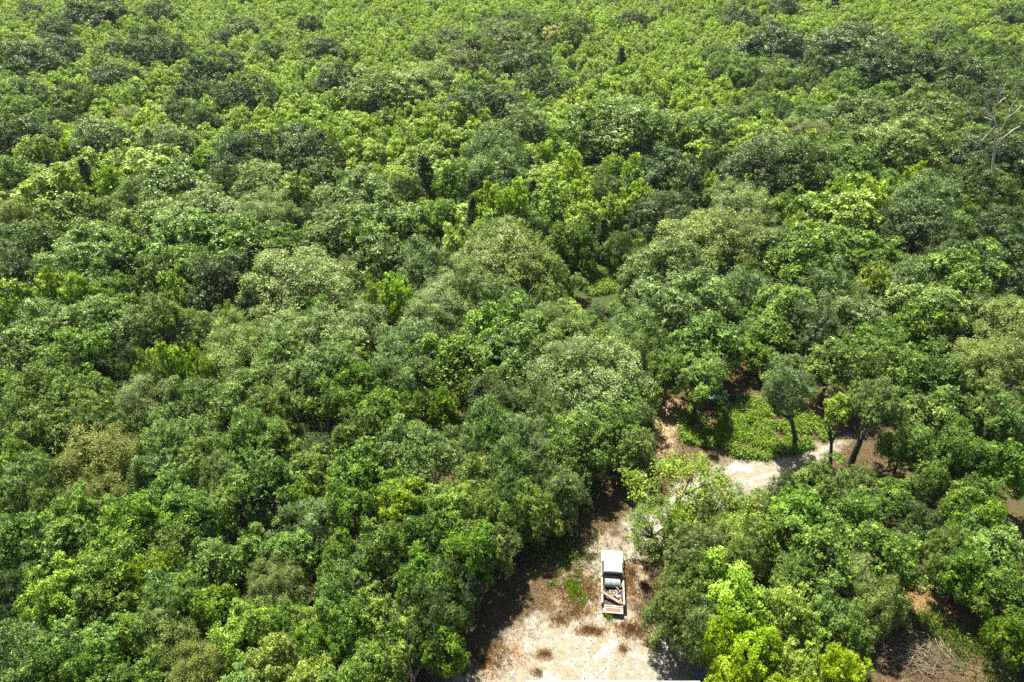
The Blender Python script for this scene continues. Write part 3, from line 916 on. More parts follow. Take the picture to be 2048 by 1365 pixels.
pick, rot_, scl_ = named('pick', 'INT'), named('rot', 'FLOAT_VECTOR'), named('scl', 'FLOAT_VECTOR')
for part in (0, 1):
    for vi, pair in enumerate(src):
        oi = ng.nodes.new('GeometryNodeObjectInfo')
        oi.inputs[0].default_value = pair[part]
        oi.transform_space = 'ORIGINAL'
        if 'As Instance' in oi.inputs:
            oi.inputs['As Instance'].default_value = True
        cmpn = ng.nodes.new('FunctionNodeCompare')
        cmpn.data_type = 'INT'
        cmpn.operation = 'EQUAL'
        ng.links.new(pick, cmpn.inputs[2])
        cmpn.inputs[3].default_value = vi
        geo_in = oi.outputs['Geometry']
        if part == 0:                              # lift the crown to the height of its base
            tf = ng.nodes.new('GeometryNodeTransform')
            ng.links.new(geo_in, tf.inputs[0])
            tf.inputs['Translation'].default_value = (0, 0, KIND[FK[vi // 3]]['zb'])
            geo_in = tf.outputs[0]
        iop = ng.nodes.new('GeometryNodeInstanceOnPoints')
        ng.links.new(gi.outputs[0], iop.inputs['Points'])
        ng.links.new(cmpn.outputs[0], iop.inputs['Selection'])
        ng.links.new(geo_in, iop.inputs['Instance'])
        ng.links.new(rot_, iop.inputs['Rotation'])
        ng.links.new(scl_, iop.inputs['Scale'])
        ng.links.new(iop.outputs[0], fin.inputs[0])
ng.links.new(fin.outputs[0], go.inputs[0])
md = canopy.modifiers.new('canopy', 'NODES')
md.node_group = ng
print('trees', len(trees_out), 'fill', len(fp), {k: len(v) for k, v in fill.items()})


# ------------------------------------------------------------------ ground cover
def scatter(name, mat, pts, n_leaf, spread, height, ll, lw, upright, label, seed, tone_mid=0.5):
    """tufts of blades or leaves standing at the given points"""
    rng = np.random.default_rng(seed)
    pts = np.asarray(pts)
    if not len(pts):
        return None
    n = len(pts)
    base = np.concatenate([pts, ground_z(pts[:, 0], pts[:, 1])[:, None]], 1)
    sc = rng.uniform(0.6, 1.4, n)[:, None, None]
    off = rng.normal(size=(n, n_leaf, 3)) * np.array([spread, spread, 0]) * sc
    hgt = rng.uniform(0.02, 1, (n, n_leaf)) * height
    off[..., 2] = hgt * sc[..., 0]
    pos = base[:, None, :] + off
    if upright:
        nr = unit(rng.normal(size=(n, n_leaf, 3)) * np.array([1, 1, 0.35]))
    else:
        nr = unit(rng.normal(size=(n, n_leaf, 3)) * 0.7 + np.array([0, 0, 0.9]))
    tone = np.clip(tone_mid + rng.normal(size=(n, 1)) * 0.15 + rng.normal(size=(n, n_leaf)) * 0.15, 0, 1)
    co, q, t = leaves(rng, pos.reshape(-1, 3), nr.reshape(-1, 3), ll, lw, tone.ravel())
    return link(name, mesh_np(name, co, q, None, mat, t), kind='stuff', label=label, category='ground cover')


def in_poly(P, n, seed, keep=None, grow=0.0):
    rng = np.random.default_rng(seed)
    lo, hi = P.min(0) - grow, P.max(0) + grow
    pts = rng.uniform(lo, hi, (n * 4, 2))
    d = sdist(P, pts[:, 0], pts[:, 1]) + grow
    ok = d > 0
    pts = pts[ok]
    if keep is not None and len(pts):
        pts = pts[keep(pts[:, 0], pts[:, 1])]
    return pts[:n]


def blob(px, py, rx_, ry_, n, seed):
    rng = np.random.default_rng(seed)
    c0 = at(px, py, 0)
    return np.stack([c0.x + rng.normal(size=n) * rx_, c0.y + rng.normal(size=n) * ry_], 1)


# leaf litter over the open floor under the trees
zone = np.array([(-10, 26), (44, 26), (44, 70), (-10, 70)], float)
pts = in_poly(zone, 60000, 41, lambda X, Y: sandy(X, Y) < np.random.default_rng(5).uniform(0.0, 0.75, len(X)))
scatter('leaf_litter', M['litter'], pts, 1, 0.1, 0.03, 0.19, 0.12, False, 'brown and orange fallen leaves covering the floor under the trees', 42)
# twigs, clods and pebbles on the pale ground
pts = in_poly(W_CLEAR, 3800, 43)
pts = np.concatenate([pts, in_poly(W_TRACK, 1000, 44)])
scatter('ground_debris', M['litter'], pts, 1, 0.05, 0.02, 0.13, 0.06, False, 'small twigs and chips littering the pale sandy clearing', 45, 0.25)
# weeds above the track, by the truck, in the small gap
W_WEED = poly_w([(1365, 845), (1400, 815), (1470, 800), (1560, 810), (1640, 850), (1660, 870), (1600, 900), (1520, 915), (1440, 905), (1370, 880)])
pts = in_poly(W_WEED, 1900, 46, lambda X, Y: vnoise(X, Y, 0.8, 33) + 0.5 * vnoise(X, Y, 2.3, 34) > -0.28, 0.4)
pts = np.concatenate([pts, in_poly(poly_w([(1165, 530), (1240, 535), (1245, 580), (1180, 590)]), 700, 47, None, 0.5)])
scatter('weed_patch', M['weed'], pts, 18, 0.24, 0.7, 0.30, 0.12, False, 'bright green knee-high weeds growing above the bend of the track', 48, 0.6)
pts = np.concatenate([blob(1146, 1182, 0.35, 0.75, 46, 49), blob(1140, 1172, 0.3, 0.3, 16, 50), blob(1105, 1172, .25, .2, 10, 51), blob(1215, 1236, 0.2, 0.12, 12, 52), blob(1160, 1205, 0.3, 0.3, 14, 53)])
scatter('weed_tuft', M['weed'], pts, 16, 0.16, 0.4, 0.22, 0.07, True, 'green weed tufts on the dry ground beside the truck', 54, 0.55)
pts = np.concatenate([blob(1120, 1110, 1.6, 1.6, 170, 55), blob(1090, 1090, 1.5, 1.2, 120, 56), blob(1740, 985, 1.8, 1.6, 130, 57), blob(1870, 1250, 1.0, 0.7, 80, 58),
                      blob(1930, 1290, 1.6, 1.0, 120, 59), blob(1140, 1020, 1.4, 1.6, 100, 60), blob(1340, 1110, .7, .7, 30, 61), blob(1790, 1240, .8, .5, 60, 62), blob(2000, 1330, 1.5, 1.2, 80, 63)])
scatter('undergrowth', M['weed'], pts, 13, 0.25, 0.6, 0.26, 0.11, True, 'patchy green undergrowth in the dappled shade at the clearing edge', 64, 0.4)
# dry grass
pts = []
for i, (bp, rx_, ry_) in enumerate(BROWNS):
    pts.append(blob(bp[0], bp[1], rx_ * 0.5, ry_ * 0.5, int(150 * rx_ * ry_) + 20, 70 + i))
pts.append(in_poly(W_GAP, 500, 90, None, 0.6))
pts.append(in_poly(W_CLEAR, 1500, 91, lambda X, Y: np.abs(sdist(W_CLEAR, X, Y)) < 1.6, 0.6))
pts.append(in_poly(W_TRACK, 500, 92, lambda X, Y: np.abs(sdist(W_TRACK, X, Y)) < 0.9, 0.8))
scatter('dry_grass', M['straw'], np.concatenate(pts), 9, 0.11, 0.12, 0.17, 0.035, True, 'tufts of dry tan grass scattered over the sandy clearing', 93, 0.5)
pts = np.concatenate([blob(1290, 1172, 0.28, 0.3, 20, 94), blob(1262, 1262, 0.7, 0.3, 50, 95), blob(1180, 1262, 0.6, 0.2, 36, 96), blob(1340, 1262, 0.4, 0.3, 20, 97)])
scatter('dead_weeds', M['russet'], pts, 12, 0.13, 0.22, 0.17, 0.05, True, 'rust-red dead weeds along the sandy edge below the truck', 98, 0.5)
pts = in_poly(W_STRIP, 1500, 99, None, 0.5)
scatter('dry_straw', M['straw'], pts, 4, 0.12, 0.06, 0.26, 0.03, False, 'pale dry straw lying in the lower sandy strip', 100, 0.85)

# ------------------------------------------------------------------ brush pile, dead trees, fallen poles
def stick(name, p0, p1, r0, r1, mat, parent=None, seed=0, sag=0.03, sides=5, k=5, **props):
    b = Buf()
    rg = np.random.default_rng(seed)
    p0, p1 = np.asarray(p0, float), np.asarray(p1, float)
    mid0 = p0
    b.tube(bent(rg, p0 - mid0, p1 - mid0, k, sag), np.linspace(r0, r1, k), sides)
    return link(name, b.mesh(name, mat, True), parent, tuple(mid0), **props)


bp = at(1835, 1318, 0)
pile = link('brush_pile', None, None, bp, label='heap of dry tangled cut branches between the trees below the sandy strip', category='brush pile')
rg = np.random.default_rng(5)
for i in range(150):
    side = rg.uniform() < 0.6
    c0 = np.array([rg.normal() * 1.1 + (0.7 if side else -0.6), rg.normal() * 0.8, abs(rg.normal()) * 0.3 + 0.15])
    a_ = rg.normal() * 0.6 + (-0.9 if side else 0.1)
    Lb = rg.uniform(0.9, 2.8)
    dv = np.array([math.cos(a_), math.sin(a_), rg.normal() * 0.15]) * Lb / 2
    r_ = rg.uniform(0.018, 0.042)
    stick('branch', c0 - dv, c0 + dv, r_, r_ * 0.4, M['brush'], pile, 200 + i, 0.05, 4, 4)
b = Buf()
for i in range(450):
    c0 = np.array([rg.normal() * 1.5, rg.normal() * 1.0, abs(rg.normal()) * 0.33 + 0.05])
    a_ = rg.uniform(0, PI)
    Lb = rg.uniform(0.3, 0.9)
    dv = np.array([math.cos(a_), math.sin(a_), rg.normal() * 0.3]) * Lb / 2
    b.tube(np.stack([c0 - dv, c0, c0 + dv + rg.normal(size=3) * 0.04]), [0.012, 0.01, 0.005], 3)
tws = link('twigs', b.mesh('twigs', M['brush']), pile, kind='stuff')

# grey blue brush at the bottom edge
gp = at(1398, 1345, 0)
gb = link('grey_brush', None, None, gp, label='tangle of blue-grey dry branches on the shaded sand at the bottom edge', category='brush pile')
for i in range(46):
    c0 = np.array([rg.normal() * 0.7, rg.normal() * 0.3, abs(rg.normal()) * 0.15 + 0.05])
    a_ = rg.uniform(0, PI)
    Lb = rg.uniform(0.4, 1.1)
    dv = np.array([math.cos(a_), math.sin(a_), rg.normal() * 0.25]) * Lb / 2
    stick('branch', c0 - dv, c0 + dv, 0.03, 0.012, M['greybrush'], gb, 400 + i, 0.07, 4, 4)


def dead_tree(name, base, limbs, r, mat, label, cat='dead tree'):
    """limbs: list of (from limb index or -1, t on it, end point relative to the base)"""
    root = link(name, None, None, base, label=label, category=cat)
    lines = []
    rgg = np.random.default_rng(int(base[0] * 7 + 50) % 1000)
    for i, (par, t, end) in enumerate(limbs):
        if par < 0:
            st = np.array([0, 0, -0.2])
            rr = r
        else:
            pl, pr = lines[par]
            j = t * (len(pl) - 1)
            j0 = min(int(j), len(pl) - 2)
            st = pl[j0] + (pl[j0 + 1] - pl[j0]) * (j - j0)
            rr = (pr[0] + (pr[-1] - pr[0]) * t) * 0.8
        pts = bent(rgg, st, np.array(end, float), 6, 0.035)
        rad = np.linspace(rr, max(rr * 0.3, r * 0.3), 6)
        lines.append((pts, rad))
        b = Buf()
        b.tube(pts, rad, 6)
        link('trunk' if par < 0 else 'branch', b.mesh('limb', mat, True), root)
    return root


# the bleached snag far up on the slope; its fork is at photo (2015, 235)
for (fx, fy, sc_, fl, lab) in (
        (2014, 236, 1.0, [(-1, 0, (0, 0, 10.0)), (0, 0.92, (0.2, 0, 14.4)), (1, 0.45, (2.0, 0.0, 13.6)), (1, 0.6, (-1.9, 0, 15.2)), (0, 0.9, (-5.2, 0, 13.2)),
                          (0, 0.8, (3.0, -0.5, 9.6)), (4, 0.5, (-4.4, 0.3, 11.2)), (1, 0.85, (0.6, 0, 15.6)), (0, 0.85, (0.3, 0.5, 8.5))],
         'bleached bare dead tree with forked limbs standing over the dark oaks'),
        (1984, 215, 0.9, [(-1, 0, (0, 0, 11.5)), (0, 0.93, (0.3, 0, 15.4)), (1, 0.5, (-1.2, 0, 16.8)), (1, 0.6, (1.1, 0, 16.9)), (0, 0.8, (-2.0, 0, 12.6)), (4, 0.9, (-2.6, 0, 15.4)), (1, 0.3, (2.0, 0, 13.4))],
         'grey dead tree of thin upright limbs behind the bleached snag')):
    zf = 14.5
    p = at(fx, fy, zf)
    fl = [(a_, b_, (e_[0] * 0.85, e_[1], e_[2] * 0.8 + 5.5)) for (a_, b_, e_) in fl]
    dead_tree('dead_tree', (p.x, p.y, 0), fl, 0.34 * sc_, M['deadwood'], lab)
p = at(645, 362, 12.5)
dead_tree('dead_tree', (p.x, p.y, 0), [(-1, 0, (0, 0, 12)), (0, 0.95, (-1.0, 0, 15.4)), (0, 0.97, (0.8, 0, 15.2)), (1, 0.5, (-1.8, 0, 14.2))], 0.17, M['deadwood'],
          'small white dead twigs poking from the thicket below the dark domes')
p = at(1048, 598, 11)
dead_tree('dead_tree', (p.x, p.y, 0), [(-1, 0, (0.3, 0, 11.0)), (0, 0.95, (-1.4, 0.2, 13.4)), (0, 0.98, (1.1, 0.2, 13.0))], 0.12, M['deadwood'], 'broken pale branch showing in the silvery crowns under the olive dome')
p = at(700, 1135, 9)
dead_tree('dead_tree', (p.x, p.y, 0), [(-1, 0, (0, 0, 8)), (0, 0.9, (-0.8, 0.2, 10.6)), (0, 0.95, (0.7, 0.4, 10.8)), (1, 0.5, (-0.1, 0.6, 11)), (2, 0.5, (1.3, 0.2, 10.6)), (1, 0.3, (-1.2, 0, 9.8)), (0, 0.8, (0.9, -0.6, 8.8))],
          0.08, M['palebark'], 'bare pale twigs of a dying tree poking between the leafy crowns')
p = at(812, 1255, 8)
dead_tree('dead_tree', (p.x, p.y, 0), [(-1, 0, (0, 0, 8)), (0, 0.9, (-0.5, 0.2, 10.0)), (0, 0.95, (0.5, 0.3, 10.2)), (1, 0.6, (-0.9, 0.5, 10.1)), (0, 0.7, (0.5, -0.6, 8.6))],
          0.06, M['palebark'], 'thin bare grey twigs beside the dark trees at the clearing edge')

p0, p1 = at(905, 1222, 0), at(988, 1158, 0)
stick('fallen_pole', (p0.x, p0.y, 0.07), (p1.x, p1.y, 0.16), 0.05, 0.035, M['palebark'], None, 3, 0.012, 6, 7,
      label='long grey pole lying in the dappled shade of the clearing edge', category='pole')
p0, p1 = at(988, 1157, 0), at(1030, 1156, 0)
stick('fallen_branch', (p0.x, p0.y, 0.06), (p1.x, p1.y, 0.10), 0.04, 0.02, M['brush'], None, 4, 0.03, 5, 6,
      label='thin crooked branch lying past the upper end of the long pole', category='branch')
p0, p1 = at(826, 1365, 0), at(838, 1338, 0)
stick('log', (p0.x, p0.y, 0.1), (p1.x, p1.y, 0.14), 0.13, 0.10, M['palebark'], None, 5, 0.01, 8, 5,
      label='short grey log on the ground at the bottom edge near the tyre', category='log')
p0, p1 = at(1082, 1210, 0), at(1101, 1195, 0)
stick('fallen_branch', (p0.x, p0.y, 0.04), (p1.x, p1.y, 0.06), 0.025, 0.012, M['bark'], None, 6, 0.05, 4, 5,
      label='dark crooked stick on the tan ground beside the weed tufts', category='branch')
p0, p1 = at(1195, 1292, 0), at(1212, 1306, 0)
stick('fallen_branch', (p0.x, p0.y, 0.03), (p1.x, p1.y, 0.04), 0.02, 0.01, M['bark'], None, 7, 0.06, 4, 5,
      label='short thin stick lying on the pale sand below the truck', category='branch')


# ------------------------------------------------------------------ the air
hz = bpy.data.materials.new('haze')
hz.use_nodes = True
hz.node_tree.nodes.clear()
pv = hz.node_tree.nodes.new('ShaderNodeVolumePrincipled')
pv.inputs['Color'].default_value = (0.80, 0.90, 1.0, 1)
pv.inputs['Density'].default_value = 0.00007
pv.inputs['Anisotropy'].default_value = 0.2
ho = hz.node_tree.nodes.new('ShaderNodeOutputMaterial')
hz.node_tree.links.new(pv.outputs[0], ho.inputs['Volume'])
hx, hy0, hy1, h0, h1 = 2700.0, -160.0, 4300.0, -1.5, 60.0
hme = bpy.data.meshes.new('haze')
hme.from_pydata([(x, y, z) for z in (h0, h1) for (x, y) in ((-hx, hy0), (hx, hy0), (hx, hy1), (-hx, hy1))], [],
                [(3, 2, 1, 0), (4, 5, 6, 7), (0, 1, 5, 4), (1, 2, 6, 5), (2, 3, 7, 6), (3, 0, 4, 7)])
hme.materials.append(hz)
link('haze', hme, kind='stuff', label='thin pale summer haze lying over the wood', category='haze')


# ------------------------------------------------------------------ hard things: box builder
class Hard:
    def __init__(s):
        s.v, s.f = [], []

    def prism(s, poly, y0, y1=None, axis='x'):
        """extrude a polygon of (a, b) pairs; axis x: (a, b) = (y, z) between x = y0 and y1; z: (x, y); y: (x, z)"""
        n = len(poly)
        base = len(s.v)
        for t in (y0, y1):
            for (a, b) in poly:
                s.v.append((t, a, b) if axis == 'x' else (a, t, b) if axis == 'y' else (a, b, t))
        s.f.append(tuple(base + i for i in range(n))[::-1])
        s.f.append(tuple(base + n + i for i in range(n)))
        for i in range(n):
            j = (i + 1) % n
            s.f.append((base + i, base + j, base + n + j, base + n + i))

    def box(s, x0, x1, y0, y1, z0, z1, tx=0.0, ty=0.0):
        b = len(s.v)
        s.v += [(x0, y0, z0), (x1, y0, z0), (x1, y1, z0), (x0, y1, z0),
                (x0 + tx, y0 + ty, z1), (x1 - tx, y0 + ty, z1), (x1 - tx, y1 - ty, z1), (x0 + tx, y1 - ty, z1)]
        s.f += [(b + 3, b + 2, b + 1, b), (b + 4, b + 5, b + 6, b + 7), (b, b + 1, b + 5, b + 4), (b + 1, b + 2, b + 6, b + 5),
                (b + 2, b + 3, b + 7, b + 6), (b + 3, b, b + 4, b + 7)]

    def lathe(s, prof, cx, cy, cz, axis='x', seg=24):
        """profile of (offset along the axis, radius)"""
        b = len(s.v)
        for (a, r) in prof:
            for i in range(seg):
                t = 2 * PI * i / seg
                u, w = r * math.cos(t), r * math.sin(t)
                s.v.append((cx + a, cy + u, cz + w) if axis == 'x' else (cx + u, cy + a, cz + w) if axis == 'y' else (cx + u, cy + w, cz + a))
        for k in range(len(prof) - 1):
            for i in range(seg):
                j = (i + 1) % seg
                s.f.append((b + k * seg + i, b + k * seg + j, b + (k + 1) * seg + j, b + (k + 1) * seg + i))
        s.f.append(tuple(b + i for i in range(seg)))
        s.f.append(tuple(b + (len(prof) - 1) * seg + i for i in range(seg))[::-1])

    def out(s, name, mat, parent=None, bevel=0.0, smooth=False, loc=None, rot=None, **props):
        me = bpy.data.meshes.new(name)
        me.from_pydata(s.v, [], s.f)
        me.materials.append(mat)
        import bmesh
        bm = bmesh.new()
        bm.from_mesh(me)
        bmesh.ops.recalc_face_normals(bm, faces=bm.faces)
        if bevel:
            ed = [e for e in bm.edges if len(e.link_faces) == 2 and e.calc_face_angle(0) > 0.5]
            bmesh.ops.bevel(bm, geom=ed, offset=bevel, segments=2, affect='EDGES', clamp_overlap=True)
        if smooth:
            for f in bm.faces:
                f.smooth = True
        bm.to_mesh(me)
        bm.free()
        if smooth:
            me.set_sharp_from_angle(angle=0.7)
        o_ = link(name, me, parent, loc, **props)
        if rot is not None:
            o_.rotation_euler = rot
        return o_


M['cream'] = rusty('sun bleached cream paint', (0.28, 0.25, 0.20), (0.34, 0.31, 0.26), 0.38)
M['creamrust'] = rusty('cream paint rusting through', (0.36, 0.29, 0.21), (0.38, 0.33, 0.25), 0.47, 0.7, 4.0)
M['rail'] = rusty('greenish cream paint', (0.30, 0.29, 0.20), (0.38, 0.36, 0.27), 0.42, 0.6, 5.0)
M['rust'] = solid('orange rust', (0.13, 0.065, 0.03), (0.30, 0.21, 0.12), 18, 0.9)
M['beddark'] = solid('dark rusted bed floor', (0.03, 0.022, 0.018), (0.10, 0.065, 0.045), 8, 0.9)
M['glass'] = solid('dusty dark glass', (0.02, 0.025, 0.025), (0.05, 0.055, 0.05), 3, 0.15)
M['rubber'] = solid('old rubber', (0.018, 0.018, 0.017), (0.05, 0.046, 0.04), 12, 0.85, 0, 0.4, 60)
M['chrome'] = solid('dull chrome', (0.35, 0.33, 0.30), (0.5, 0.48, 0.45), 8, 0.35, 0.9)
M['black'] = solid('black interior', (0.008, 0.008, 0.008), (0.02, 0.02, 0.018), 4, 0.8)
M['seatcloth'] = solid('cracked seat', (0.06, 0.035, 0.02), (0.12, 0.08, 0.05), 9, 0.9)
M['tank'] = rusty('grey green tank', (0.17, 0.20, 0.17), (0.30, 0.33, 0.28), 0.36, 0.5, 3.0)
M['wood'] = solid('weathered orange board', (0.20, 0.13, 0.08), (0.31, 0.23, 0.15), 5, 0.85, 0, 0.3, 40)
M['wood2'] = solid('pale lumber', (0.24, 0.18, 0.12), (0.40, 0.34, 0.27), 5, 0.85)
M['plaster'] = solid('broken white plaster', (0.20, 0.21, 0.20), (0.36, 0.36, 0.33), 6, 0.9)
M['redlens'] = solid('red lamp lens', (0.16, 0.01, 0.008), (0.26, 0.02, 0.012), 6, 0.3)
M['lens'] = solid('clouded lamp glass', (0.40, 0.40, 0.36), (0.6, 0.6, 0.55), 6, 0.2)
M['roofmetal'] = solid('grey sheet roof', (0.16, 0.15, 0.14), (0.26, 0.25, 0.24), 2, 0.5, 0.3)
M['bluetarp'] = solid('faded blue sheet', (0.30, 0.44, 0.50), (0.48, 0.62, 0.66), 3, 0.6)
M['greenplastic'] = solid('green plastic', (0.01, 0.22, 0.07), (0.02, 0.34, 0.12), 3, 0.4)

# ------------------------------------------------------------------ the abandoned pickup truck (local: +y forward, centre of the body)
tail, front = at(1226.5, 1208, 1.0), at(1223.5, 1100, 1.0)
mid = (tail + front) / 2
yaw = -math.atan2(front.x - tail.x, front.y - tail.y)
TL = (front - tail).length                                   # tail edge of the bed to the nose of the hood
truck = link('pickup_truck', None, None, (mid.x, mid.y, 0), label='abandoned cream pickup truck with rusty dropped tailgate and a bed full of junk', category='pickup truck')
truck.rotation_euler = (0, 0, yaw)
HW = 0.96
yT, yF = -TL / 2, TL / 2
yB = yT + 2.50                                               # front wall of the bed
yC0, yC1 = yB + 0.06, yB + 1.32                              # cab roof
h = Hard()                                                   # lower body: sills, doors, fenders, one shell per side
for sx in (-1, 1):
    x0, x1 = (HW - 0.10) * sx, HW * sx
    h.prism([(yC0, 0.42), (yC1 + 0.25, 0.42), (yC1 + 0.25, 1.04), (yC0, 1.04)], min(x0, x1), max(x0, x1))
    # front fender with a wheel arch
    arch = [(yF - 0.78 + 0.42 * math.cos(a), 0.42 + 0.42 * math.sin(a)) for a in np.linspace(0, PI, 9)]
    h.prism([(yC1 + 0.255, 1.05), (yC1 + 0.255, 0.42)] + [(q[0], q[1]) for q in arch[::-1]] + [(yF - 0.02, 0.42), (yF - 0.02, 0.98)], min(x0, x1), max(x0, x1))
h.box(-HW + 0.10, HW - 0.10, yF - 0.16, yF - 0.04, 0.45, 0.97)
h.out('body', M['cream'], truck, 0.02)
h = Hard()
h.prism([(yC1 + 0.20, 1.085), (yF - 0.5, 1.06), (yF - 0.06, 0.985), (yF - 0.06, 0.94), (yC1 + 0.20, 0.98)], -HW + 0.035, HW - 0.035)
h.prism([(yC1 + 0.36, 1.118), (yF - 0.45, 1.09), (yF - 0.2, 1.045), (yC1 + 0.36, 1.06)], -0.42, 0.42)
h.out('hood', M['cream'], truck, 0.03, True)
h = Hard()
h.prism([(yC1 + 0.12, 1.03), (yC1 + 0.19, 1.095), (yC1 + 0.19, 1.02)], -HW + 0.1, HW - 0.1)
h.out('cowl', M['rust'], truck)
# cab
h = Hard()
prof = [(-0.80, 1.70), (-0.76, 1.755), (-0.45, 1.785), (0.0, 1.795), (0.45, 1.785), (0.76, 1.755), (0.80, 1.70), (0.70, 1.69), (-0.70, 1.69)]
h.prism(prof, yC0 + 0.02, yC1 - 0.05, 'y')
h.out('roof', M['cream'], truck, 0.035, True)
h = Hard()
h.box(-0.86, 0.86, yC0, yC0 + 0.05, 0.5, 1.13)
h.out('cab_back', M['creamrust'], truck, 0.01)
for sx in (-1, 1):
    for (ya, za, yb_, zb_) in ((yC0 + 0.03, 1.04, yC0 + 0.07, 1.70), (yC1 + 0.22, 1.04, yC1 - 0.10, 1.70)):
        h = Hard()
        xa, xb = sx * 0.90, sx * 0.78
        w_ = 0.035
        b0 = len(h.v)
        h.v += [(xa - w_, ya - w_, za), (xa + w_, ya - w_, za), (xa + w_, ya + w_, za), (xa - w_, ya + w_, za),
                (xb - w_, yb_ - w_, zb_), (xb + w_, yb_ - w_, zb_), (xb + w_, yb_ + w_, zb_), (xb - w_, yb_ + w_, zb_)]
        h.f += [(3, 2, 1, 0), (4, 5, 6, 7), (0, 1, 5, 4), (1, 2, 6, 5), (2, 3, 7, 6), (3, 0, 4, 7)]
        h.out('pillar', M['cream'], truck)
h = Hard()
h.v = [(-0.84, yC0 + 0.045, 1.14), (0.84, yC0 + 0.045, 1.14), (0.73, yC0 + 0.075, 1.68), (-0.73, yC0 + 0.075, 1.68),
       (-0.84, yC0 + 0.053, 1.14), (0.84, yC0 + 0.053, 1.14), (0.73, yC0 + 0.083, 1.68), (-0.73, yC0 + 0.083, 1.68)]
h.f = [(0, 1, 2, 3), (7, 6, 5, 4), (0, 4, 5, 1), (1, 5, 6, 2), (2, 6, 7, 3), (3, 7, 4, 0)]
h.out('rear_window', M['glass'], truck)
h = Hard()
h.v = [(-0.86, yC1 + 0.19, 1.09), (0.86, yC1 + 0.19, 1.09), (0.75, yC1 - 0.08, 1.68), (-0.75, yC1 - 0.08, 1.68),
       (-0.86, yC1 + 0.20, 1.09), (0.86, yC1 + 0.20, 1.09), (0.75, yC1 - 0.07, 1.68), (-0.75, yC1 - 0.07, 1.68)]
h.f = [(0, 1, 2, 3), (7, 6, 5, 4), (0, 4, 5, 1), (1, 5, 6, 2), (2, 6, 7, 3), (3, 7, 4, 0)]
h.out('windshield', M['glass'], truck)
for sx in (-1, 1):
    h = Hard()
    xa, xb = sx * 0.915, sx * 0.80
    h.v = [(xa, yC0 + 0.09, 1.045), (xa, yC1 + 0.16, 1.045), (xb, yC1 - 0.12, 1.69), (xb, yC0 + 0.10, 1.69),
           (xa - sx * .01, yC0 + 0.09, 1.045), (xa - sx * .01, yC1 + 0.16, 1.045), (xb - sx * .01, yC1 - 0.12, 1.69), (xb - sx * .01, yC0 + 0.10, 1.69)]
    h.f = [(0, 1, 2, 3), (7, 6, 5, 4), (0, 4, 5, 1), (1, 5, 6, 2), (2, 6, 7, 3), (3, 7, 4, 0)]
    h.out('side_window', M['glass'], truck)
    h = Hard()
    x0, x1 = sorted((sx * (HW + 0.003), sx * (HW + 0.022)))
    h.box(x0, x1, yC0 + 0.12, yC1 + 0.10, 0.50, 1.035)
    d_ = h.out('door', M['rail'], truck, 0.008)
    h = Hard()
    x0, x1 = sorted((sx * (HW + 0.022), sx * (HW + 0.05)))
    h.box(x0, x1, yC0 + 0.2, yC0 + 0.34, 0.93, 0.96)
    h.out('handle', M['chrome'], d_, 0.006)
h = Hard()
h.box(0.99, 1.17, yC1 + 0.02, yC1 + 0.07, 1.10, 1.30)
h.box(0.94, 1.02, yC1 + 0.035, yC1 + 0.055, 1.06, 1.14)
h.out('wing_mirror', M['black'], truck, 0.01)
h = Hard()
h.box(-0.75, 0.75, yC0 + 0.12, yC0 + 0.6, 0.55, 0.85)
h.box(-0.75, 0.75, yC0 + 0.10, yC0 + 0.24, 0.85, 1.2)
h.out('bench_seat', M['seatcloth'], truck, 0.04)
# bed
for sx in (-1, 1):
    x0, x1 = sorted((sx * (HW - 0.03), sx * HW))
    arch = [(yT + 1.02 + 0.44 * math.cos(a), 0.42 + 0.40 * math.sin(a)) for a in np.linspace(0, PI, 9)]
    h = Hard()
    h.prism([(yT, 1.0), (yT, 0.46)] + [(q[0], q[1]) for q in arch[::-1]] + [(yB + 0.03, 0.46), (yB + 0.03, 1.0)], x0, x1)
    h.out('bed_side', M['rail'], truck)
    h = Hard()
    x0, x1 = sorted((sx * (HW - 0.135), sx * (HW + 0.012)))
    h.box(x0, x1, yT - 0.005, yB + 0.035, 1.003, 1.045)
    h.out('bed_rail', M['rail'], truck, 0.015)
    h = Hard()
    x0, x1 = sorted((sx * (HW - 0.32), sx * (HW - 0.035)))
    h.prism([(yT + 0.56, 0.60), (yT + 0.66, 0.84), (yT + 1.38, 0.84), (yT + 1.48, 0.60)], x0, x1)
    h.out('wheel_housing', M['beddark'], truck, 0.02)
    h = Hard()
    x0, x1 = sorted((sx * (HW - 0.135), sx * (HW - 0.002)))
    h.box(x0, x1, yT - 0.06, yT - 0.008, 0.62, 0.94)
    h.out('taillight', M['redlens'], truck, 0.01)
h = Hard()
h.box(-HW + 0.03, HW - 0.03, yT, yB, 0.54, 0.585)
for i in range(9):
    x_ = -0.76 + i * 0.19
    h.box(x_ - 0.045, x_ + 0.045, yT + 0.01, yB - 0.06, 0.587, 0.605)
h.out('bed_floor', M['beddark'], truck)
h = Hard()
h.box(-HW + 0.03, HW - 0.03, yB - 0.04, yB + 0.01, 0.59, 1.0)
h.out('bed_front', M['beddark'], truck, 0.01)
h = Hard()
h.box(-HW + 0.05, HW - 0.05, yT - 0.02, yT + 0.11, 0.607, 0.64)
h.out('bed_sill', M['cream'], truck, 0.008)
